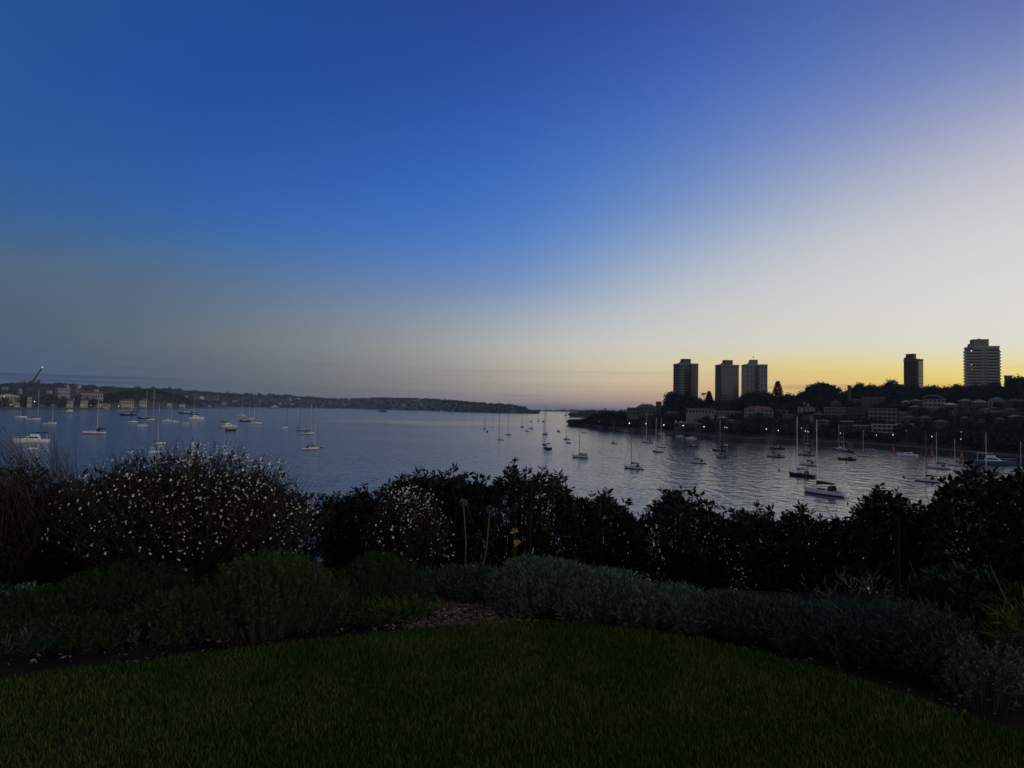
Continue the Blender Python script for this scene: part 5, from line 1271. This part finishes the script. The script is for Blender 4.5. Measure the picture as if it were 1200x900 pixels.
def wand_shrub(px, Y, rx, ry, ytop, label, n_stem, n_flow, seed, leafm='gaura_leaf', flower=0.018, name='flowering_shrub', fringe=0.16, ind=100, cover=(0.15, 1.0), leafk=16, low=0.30, fl=True, wind=0.0):
    """arching wands from the ground, narrow leaves along them, white four-petalled flowers near the tips"""
    r = np.random.default_rng(200 + seed)
    x0 = xof(px, Y); z0 = ground_z(0, Y); h = zof(px, ytop, Y) - z0
    t = empty(name, (x0, Y, z0), 0, label, 'shrub')
    a = r.uniform(0, 2 * PI, n_stem); q = np.sqrt(r.random(n_stem)); up = np.sqrt(np.maximum(0, 1 - q ** 2.6))
    tip = np.stack([np.cos(a) * q * rx, np.sin(a) * q * ry, h * (low + (1 - low) * up * r.uniform(0.72, 1.02, n_stem))], 1)
    foot = np.stack([tip[:, 0] * .35, tip[:, 1] * .35, np.zeros(n_stem)], 1)
    mid = np.stack([tip[:, 0] * .7, tip[:, 1] * .7, tip[:, 2] * .62], 1)
    end = tip + unit(np.stack([tip[:, 0] * .6 + r.normal(0, .25, n_stem) + wind, tip[:, 1] * .4 + r.normal(0, .25, n_stem), np.full(n_stem, .8)], 1)) * fringe * r.uniform(.3, 1.2, (n_stem, 1))
    paths = np.stack([foot, mid, tip, end], 1)
    v, f = stalks(paths, 0.0032); npmesh('stems', v, f, 'bark', t)
    k = leafk; s = r.uniform(0.2, 1.0, (n_stem, k)); seg = np.minimum((s * 2).astype(int), 1); fr = s * 2 - seg
    P0 = np.take_along_axis(paths, seg[..., None].repeat(3, -1), 1); P1 = np.take_along_axis(paths, (seg + 1)[..., None].repeat(3, -1), 1)
    b = (P0 + (P1 - P0) * fr[..., None]).reshape(-1, 3) + r.normal(0, .03, (n_stem * k, 3))
    d = unit(r.normal(size=b.shape) + np.array([0, 0, .8]))
    L = r.uniform(.035, .075, len(b)); v, f = leaf_quads(b, d, L, L * .3, r); npmesh('leaves', v, f, leafm, t)
    if not fl: return t
    # blossoms sit on the outer shell
    nc = max(n_flow // 5, 1); ci = r.integers(0, nc, n_flow)
    a = (r.uniform(0, 2 * PI, nc))[ci] + r.normal(0, .10, n_flow); el_ = ((r.uniform(cover[0] ** 1.0, cover[1], nc))[ci] + r.normal(0, .07, n_flow)).clip(.02, 1) * PI / 2
    shell = r.uniform(.72, 1.08, n_flow)
    c = np.stack([np.cos(a) * np.cos(el_) ** .7 * rx * shell, np.sin(a) * np.cos(el_) ** .7 * ry * shell, h * (low * .6 + (1 - low * .6) * np.sin(el_)) * shell], 1)
    n = unit(np.stack([c[:, 0] / rx, c[:, 1] / ry - .5, np.full(n_flow, .6)], 1) + r.normal(0, .35, (n_flow, 3)))
    # one flower mesh, copied
    def petals(sz, rr):
        pv, pf = leaf_quads(np.zeros((5, 3)), np.stack([np.cos(np.arange(5) * 1.2566), np.sin(np.arange(5) * 1.2566), np.full(5, .35)], 1), np.full(5, sz), np.full(5, sz * .75), rr, 0.05)
        return pv, pf
    order = np.argsort(c[:, 1])          # the ones facing the viewer first
    sizes = r.uniform(.5, 1.1, n_flow) * np.where(r.random(n_flow) < .22, 1.45, 1.0)
    proto = None
    for i in order[:ind]:
        if proto is None:
            pv, pf = petals(flower, np.random.default_rng(1)); o = npmesh('flower', pv, pf, 'petal', t); proto = o
        else:
            o = proto.copy(); link(o, t)
        o.location = c[i]; o.rotation_euler = Vector(n[i]).to_track_quat('Z', 'Y').to_euler(); o.scale = (sizes[i],) * 3
    V, Fc, nv = [], [], 0
    for i in order[ind:]:
        pv, pf = petals(flower * sizes[i], r); M3 = np.array(Vector(n[i]).to_track_quat('Z', 'Y').to_matrix())
        V.append(pv @ M3.T + c[i]); Fc.append(pf + nv); nv += len(pv)
    if V: tag(npmesh('blossoms', np.concatenate(V), np.concatenate(Fc), 'petal', t), None, None, None, 'stuff')
    return t
wand_shrub(228, 5.4, 1.16, .75, 532, 'big wide bush of white flowers on thin wands at left', 1100, 1700, 1, flower=.0114, fringe=.15)
wand_shrub(482, 6.0, .45, .34, 576, 'small bush dotted with white flowers beside the mulch', 300, 480, 2, flower=.0115, fringe=.04)
wand_shrub(8, 5.3, .72, .7, 542, 'dark reddish bush with windblown twigs at the left picture edge', 620, 0, 3, leafm='bronze_leaf', fringe=.42, fl=False, wind=-.7)

def tuft(px, Y, rx, ry, ytop, label, n, leafm, seed, leaf=(.02, .035), wid=.2, k=13, shoot=(.09, .17), name='low_shrub', cat='shrub', spread=.45, group=None, under=0.0, stemm=None):
    """a mound of upright leafy shoots"""
    r = np.random.default_rng(300 + seed)
    x0 = xof(px, Y); z0 = ground_z(0, Y); h = zof(px, ytop, Y) - z0
    t = empty(name, (x0, Y, z0), 0, label, cat, group)
    a = r.uniform(0, 2 * PI, n); q = r.random(n) ** .55; 
    dome = np.sqrt(np.maximum(0, 1 - q ** 2.4)) * .85 + .15
    sh = r.uniform(*shoot, n)
    lump = 1 + .16 * np.sin(a * 3 + seed) * q + .1 * np.sin(a * 5 + 2 * seed)
    foot = np.stack([np.cos(a) * q * rx * lump, np.sin(a) * q * ry * lump, np.maximum(h * dome * r.uniform(.72, 1.0, n) - sh * .8, 0)], 1)
    foot[:, :2] *= (1 - under + under * (foot[:, 2:3] / max(h * .7, .05)).clip(0, 1))
    d = unit(np.stack([np.cos(a) * q * spread + r.normal(0, .22, n), np.sin(a) * q * spread + r.normal(0, .22, n) - .05, np.ones(n)], 1))
    s = r.uniform(0.05, 1, (n, k)); b = (foot[:, None] + d[:, None] * (s * sh[:, None])[..., None]).reshape(-1, 3)
    dd = np.repeat(d, k, 0); rad = unit(np.cross(dd, r.normal(size=b.shape)))
    ld = unit(rad * .8 + dd * r.uniform(.5, 1.5, (len(b), 1)))
    L = r.uniform(*leaf, len(b)); v, f = leaf_quads(b, ld, L, L * wid, r); npmesh('leaves', v, f, leafm, t)
    root = np.stack([foot[:, 0] * .8, foot[:, 1] * .8, np.full(n, -.03)], 1)
    v, f = stalks(np.stack([root, foot, foot + d * sh[:, None]], 1), .002); npmesh('stems', v, f, stemm or 'bark', t)
    return t
tuft(325, 4.55, .50, .42, 648, 'rounded fresh green shrub, largest at the lawn edge', 1500, 'lav_leaf', 1)
tuft(450, 5.0, .36, .34, 650, 'dark green shrub right of the rounded fresh green one', 1000, 'dull_leaf', 2)
tuft(165, 4.7, .56, .42, 662, 'broad low green shrub beneath the big flower bush', 1400, 'dull_leaf', 3)
tuft(225, 4.35, .30, .25, 690, 'pale-tipped low plant between two green shrubs', 420, 'lav_leaf', 4)
tuft(70, 4.5, .36, .35, 690, 'straggly dark plant left of the broad low shrub', 520, 'dull_leaf', 5)
tuft(105, 4.15, .34, .2, 724, 'low dark plant between the seedlings and the straggly plant', 420, 'dull_leaf', 47)
tuft(10, 4.1, .34, .2, 735, 'low dark plant behind the strappy plant at far left', 380, 'dull_leaf', 48)
tuft(-30, 4.5, .42, .4, 690, 'dark low plant cut by the left picture edge', 600, 'dull_leaf', 6)
tuft(455, 4.75, .30, .18, 705, 'low spiky green plant beside the mulch patch', 360, 'lav_leaf', 7, leaf=(.04, .08), wid=.12)
SIL = [(553, 5.35, .48, .25, 668, 'silver_dark', 'dim blue green clump at the left end of the silver hedge'), (640, 5.15, .52, .42, 658, 'silver_leaf', 'tallest silver green clump beneath the thin dark stake'), (712, 5.0, .46, .40, 672, 'silver_leaf', 'silver green clump right of the tallest one'),
       (785, 4.8, .44, .32, 690, 'silver_leaf', 'silver green clump in the middle of the hedge'), (860, 4.65, .40, .28, 699, 'silver_dark', 'dull clump where the silver hedge starts to curve'), (930, 4.45, .38, .26, 706, 'silver_dark', 'clump of the silver hedge with dry stalks behind it'),
       (1000, 4.25, .36, .24, 710, 'silver_dark', 'clump of the silver hedge left of the short thick stake'), (1072, 4.05, .32, .24, 709, 'silver_dark', 'rounded clump at the right end of the silver hedge'), (1112, 3.85, .22, .18, 748, 'silver_dark', 'low dark clump below the right end of the silver hedge')]
for i, (px, Y, rx, ry, yt, m_, lab) in enumerate(SIL):
    tuft(px, Y, rx, ry, yt, lab, int(1500 * rx * ry / .16), m_, 20 + i, leaf=(.028, .06), wid=.13, k=13, shoot=(.10, .22), under=.18, name='silver_shrub', group='clumps of the silver hedge')
tuft(1150, 3.6, .22, .2, 752, 'felted grey plant in the right lawn corner', 130, 'silver_leaf', 40, leaf=(.018, .036), wid=.3, name='grey_shrub')
tuft(1212, 3.95, .22, .22, 704, 'yellowing strappy plant at the right picture edge', 110, 'lime_leaf', 41, leaf=(.06, .15), wid=.08, k=6, name='strappy_plant', cat='plant')
tuft(30, 4.75, .24, .2, 688, 'pale-flecked plant near the left picture edge', 170, 'artemisia', 42, leaf=(.015, .03), wid=.5, name='grey_shrub')
tuft(50, 4.0, .22, .14, 778, 'strappy pale plant on the lawn edge at far left', 60, 'silver_dark', 43, leaf=(.04, .09), wid=.1, k=5, name='strappy_plant', cat='plant')
tuft(185, 4.1, .3, .12, 756, 'sparse broad-leaved seedlings on the lawn edge at left', 40, 'silver_dark', 44, leaf=(.02, .045), wid=.35, k=4, name='seedlings', cat='plant')
tuft(1010, 4.9, .45, .3, 672, 'dry seeding grass behind the silver hedge', 60, 'straw', 45, leaf=(.05, .12), wid=.07, k=6, name='dry_grass', cat='grass clump', spread=.9)
tuft(1130, 4.7, .40, .3, 668, 'dark bushy plant with pale stalks under the tall corner shrub', 420, 'dull_leaf', 46, leaf=(.04, .08), wid=.25)
for px, py, tx, ty, Y, lab in [(1192, 712, 1160, 662, 4.3, 'long pale leaning stalk at the far right'), (1080, 680, 1066, 658, 4.9, 'short pale stalk right of the short thick stake')]:
    A = at(px, py, Y); A[2] = ground_z(0, Y); B = at(tx, ty, Y); t = empty('dry_stalk', A, 0, lab, 'stalk')
    MB().tube([(0, 0, 0), tuple((B - A) * .55 + np.array([.03, 0, .02])), tuple(B - A)], [.006, .005, .003], 5).build('stem', 'straw', t)
# alliums gone to seed, yellow flower, stakes
for px, yh, yb, lab in [(543, 589, 655, 'left of the two dried round seedheads on tall stalks'), (574, 597, 660, 'right dried seedhead on a leaning tall stalk')]:
    Y = 5.7; B = at(px, yh, Y); A = at(px - (12 if px > 560 else -2), yb, Y); A[2] = ground_z(0, Y)
    t = empty('allium', A, 0, lab, 'flower'); d = B - A
    MB().tube([(0, 0, 0), tuple(d * .5 + np.array([.02, 0, 0])), tuple(d)], [.007, .006, .005], 5).build('stem', 'straw', t)
    r = np.random.default_rng(int(px)); dd = unit(r.normal(size=(90, 3))); v, f = leaf_quads(np.repeat(d[None], 90, 0), dd, .045, .014, r); npmesh('seedhead', v, f, 'seed', t)
A = at(603, 655, 5.6); A[2] = ground_z(0, 5.6); t = empty('yellow_flower', A, 0, 'yellow flower spike with two blooms left of the thin dark stake', 'flower')
for (px, py) in ((603, 623.5), (606, 637.5)):
    d = at(px, py, 5.6) - A; MB().tube([(0, 0, 0), tuple(d * .6 + np.array([-.01, 0, 0])), tuple(d)], [.005, .004, .003], 5).build('stem', 'lime_leaf', t)
    r = np.random.default_rng(int(px)); dd = unit(r.normal(size=(16, 3)) + np.array([0, 0, .6])); v, f = leaf_quads(np.repeat(d[None], 16, 0), dd, .045, .02, r); npmesh('bloom', v, f, 'yellow', t)
for px, yt, Y, rad, lab in [(621.5, 569, 5.9, .018, 'thin dark stake standing in front of the spiky hedge shrub'), (1051, 612, 4.7, .022, 'short thick dark stake behind the silver hedge')]:
    B = at(px, yt, Y); z0 = ground_z(0, Y); t = empty('garden_stake', (B[0], Y, z0 - .1), 0, lab, 'stake')
    MB().tube([(0, 0, 0), (0, 0, B[2] - z0 + .1)], [rad * 1.1, rad], 8).build('post', 'post', t); MB().tube([(0, 0, B[2] - z0 + .095), (0, 0, B[2] - z0 + .13)], [rad * 1.15, rad * .7], 8).build('cap', 'post', t)
# bark mulch
def mulch():
    r = np.random.default_rng(77); n = 5200
    px = np.concatenate([r.normal(540, 42, n), r.normal(506, 16, 1500), r.uniform(-80, 1180, 900)])
    u = np.concatenate([r.uniform(700, 738, n), r.uniform(648, 692, 1500), r.uniform(0, 1, 900)])
    pts = []
    for a, b in zip(px, u):
        if b <= 1:
            p = onz(a, 700, 18.38); p = np.array([p[0], edge_y(p[0]) + b * .9 + .02, 18.38])
        else: p = onz(a, b, 18.38)
        if p[1] > edge_y(p[0]) + .02 and p[1] < 8: p[2] = ground_z(p[0], p[1]) + r.uniform(.005, .03); pts.append(p)
    pts = np.array(pts); d = unit(r.normal(size=pts.shape) * np.array([1, 1, .3]))
    v, f = leaf_quads(pts, d, r.uniform(.015, .05, len(pts)), r.uniform(.008, .02, len(pts)), r, 0.02)
    tag(npmesh('mulch', v, f, 'mulch'), 'brown and pinkish bark chips between the plants', None, None, 'stuff')
mulch()

# ------------------------------------------------------------------ haze: thin even air between the garden and the sky
HAZE = True
if HAZE:
    hm = bpy.data.materials.new('haze'); hm.use_nodes = True; t = hm.node_tree
    t.nodes.remove(t.nodes['Principled BSDF'])
    pvn = t.nodes.new('ShaderNodeVolumePrincipled'); pvn.inputs['Density'].default_value = 0.00006; pvn.inputs['Color'].default_value = (0.62, 0.76, 1.0, 1); pvn.inputs['Anisotropy'].default_value = 0.0
    t.links.new(pvn.outputs[0], t.nodes['Material Output'].inputs['Volume'])
    tag(MB().box(-S - 500, S + 500, -400, S + 500, -6, 135).build('haze', hm), 'thin morning haze over the harbour', None, None, 'stuff')
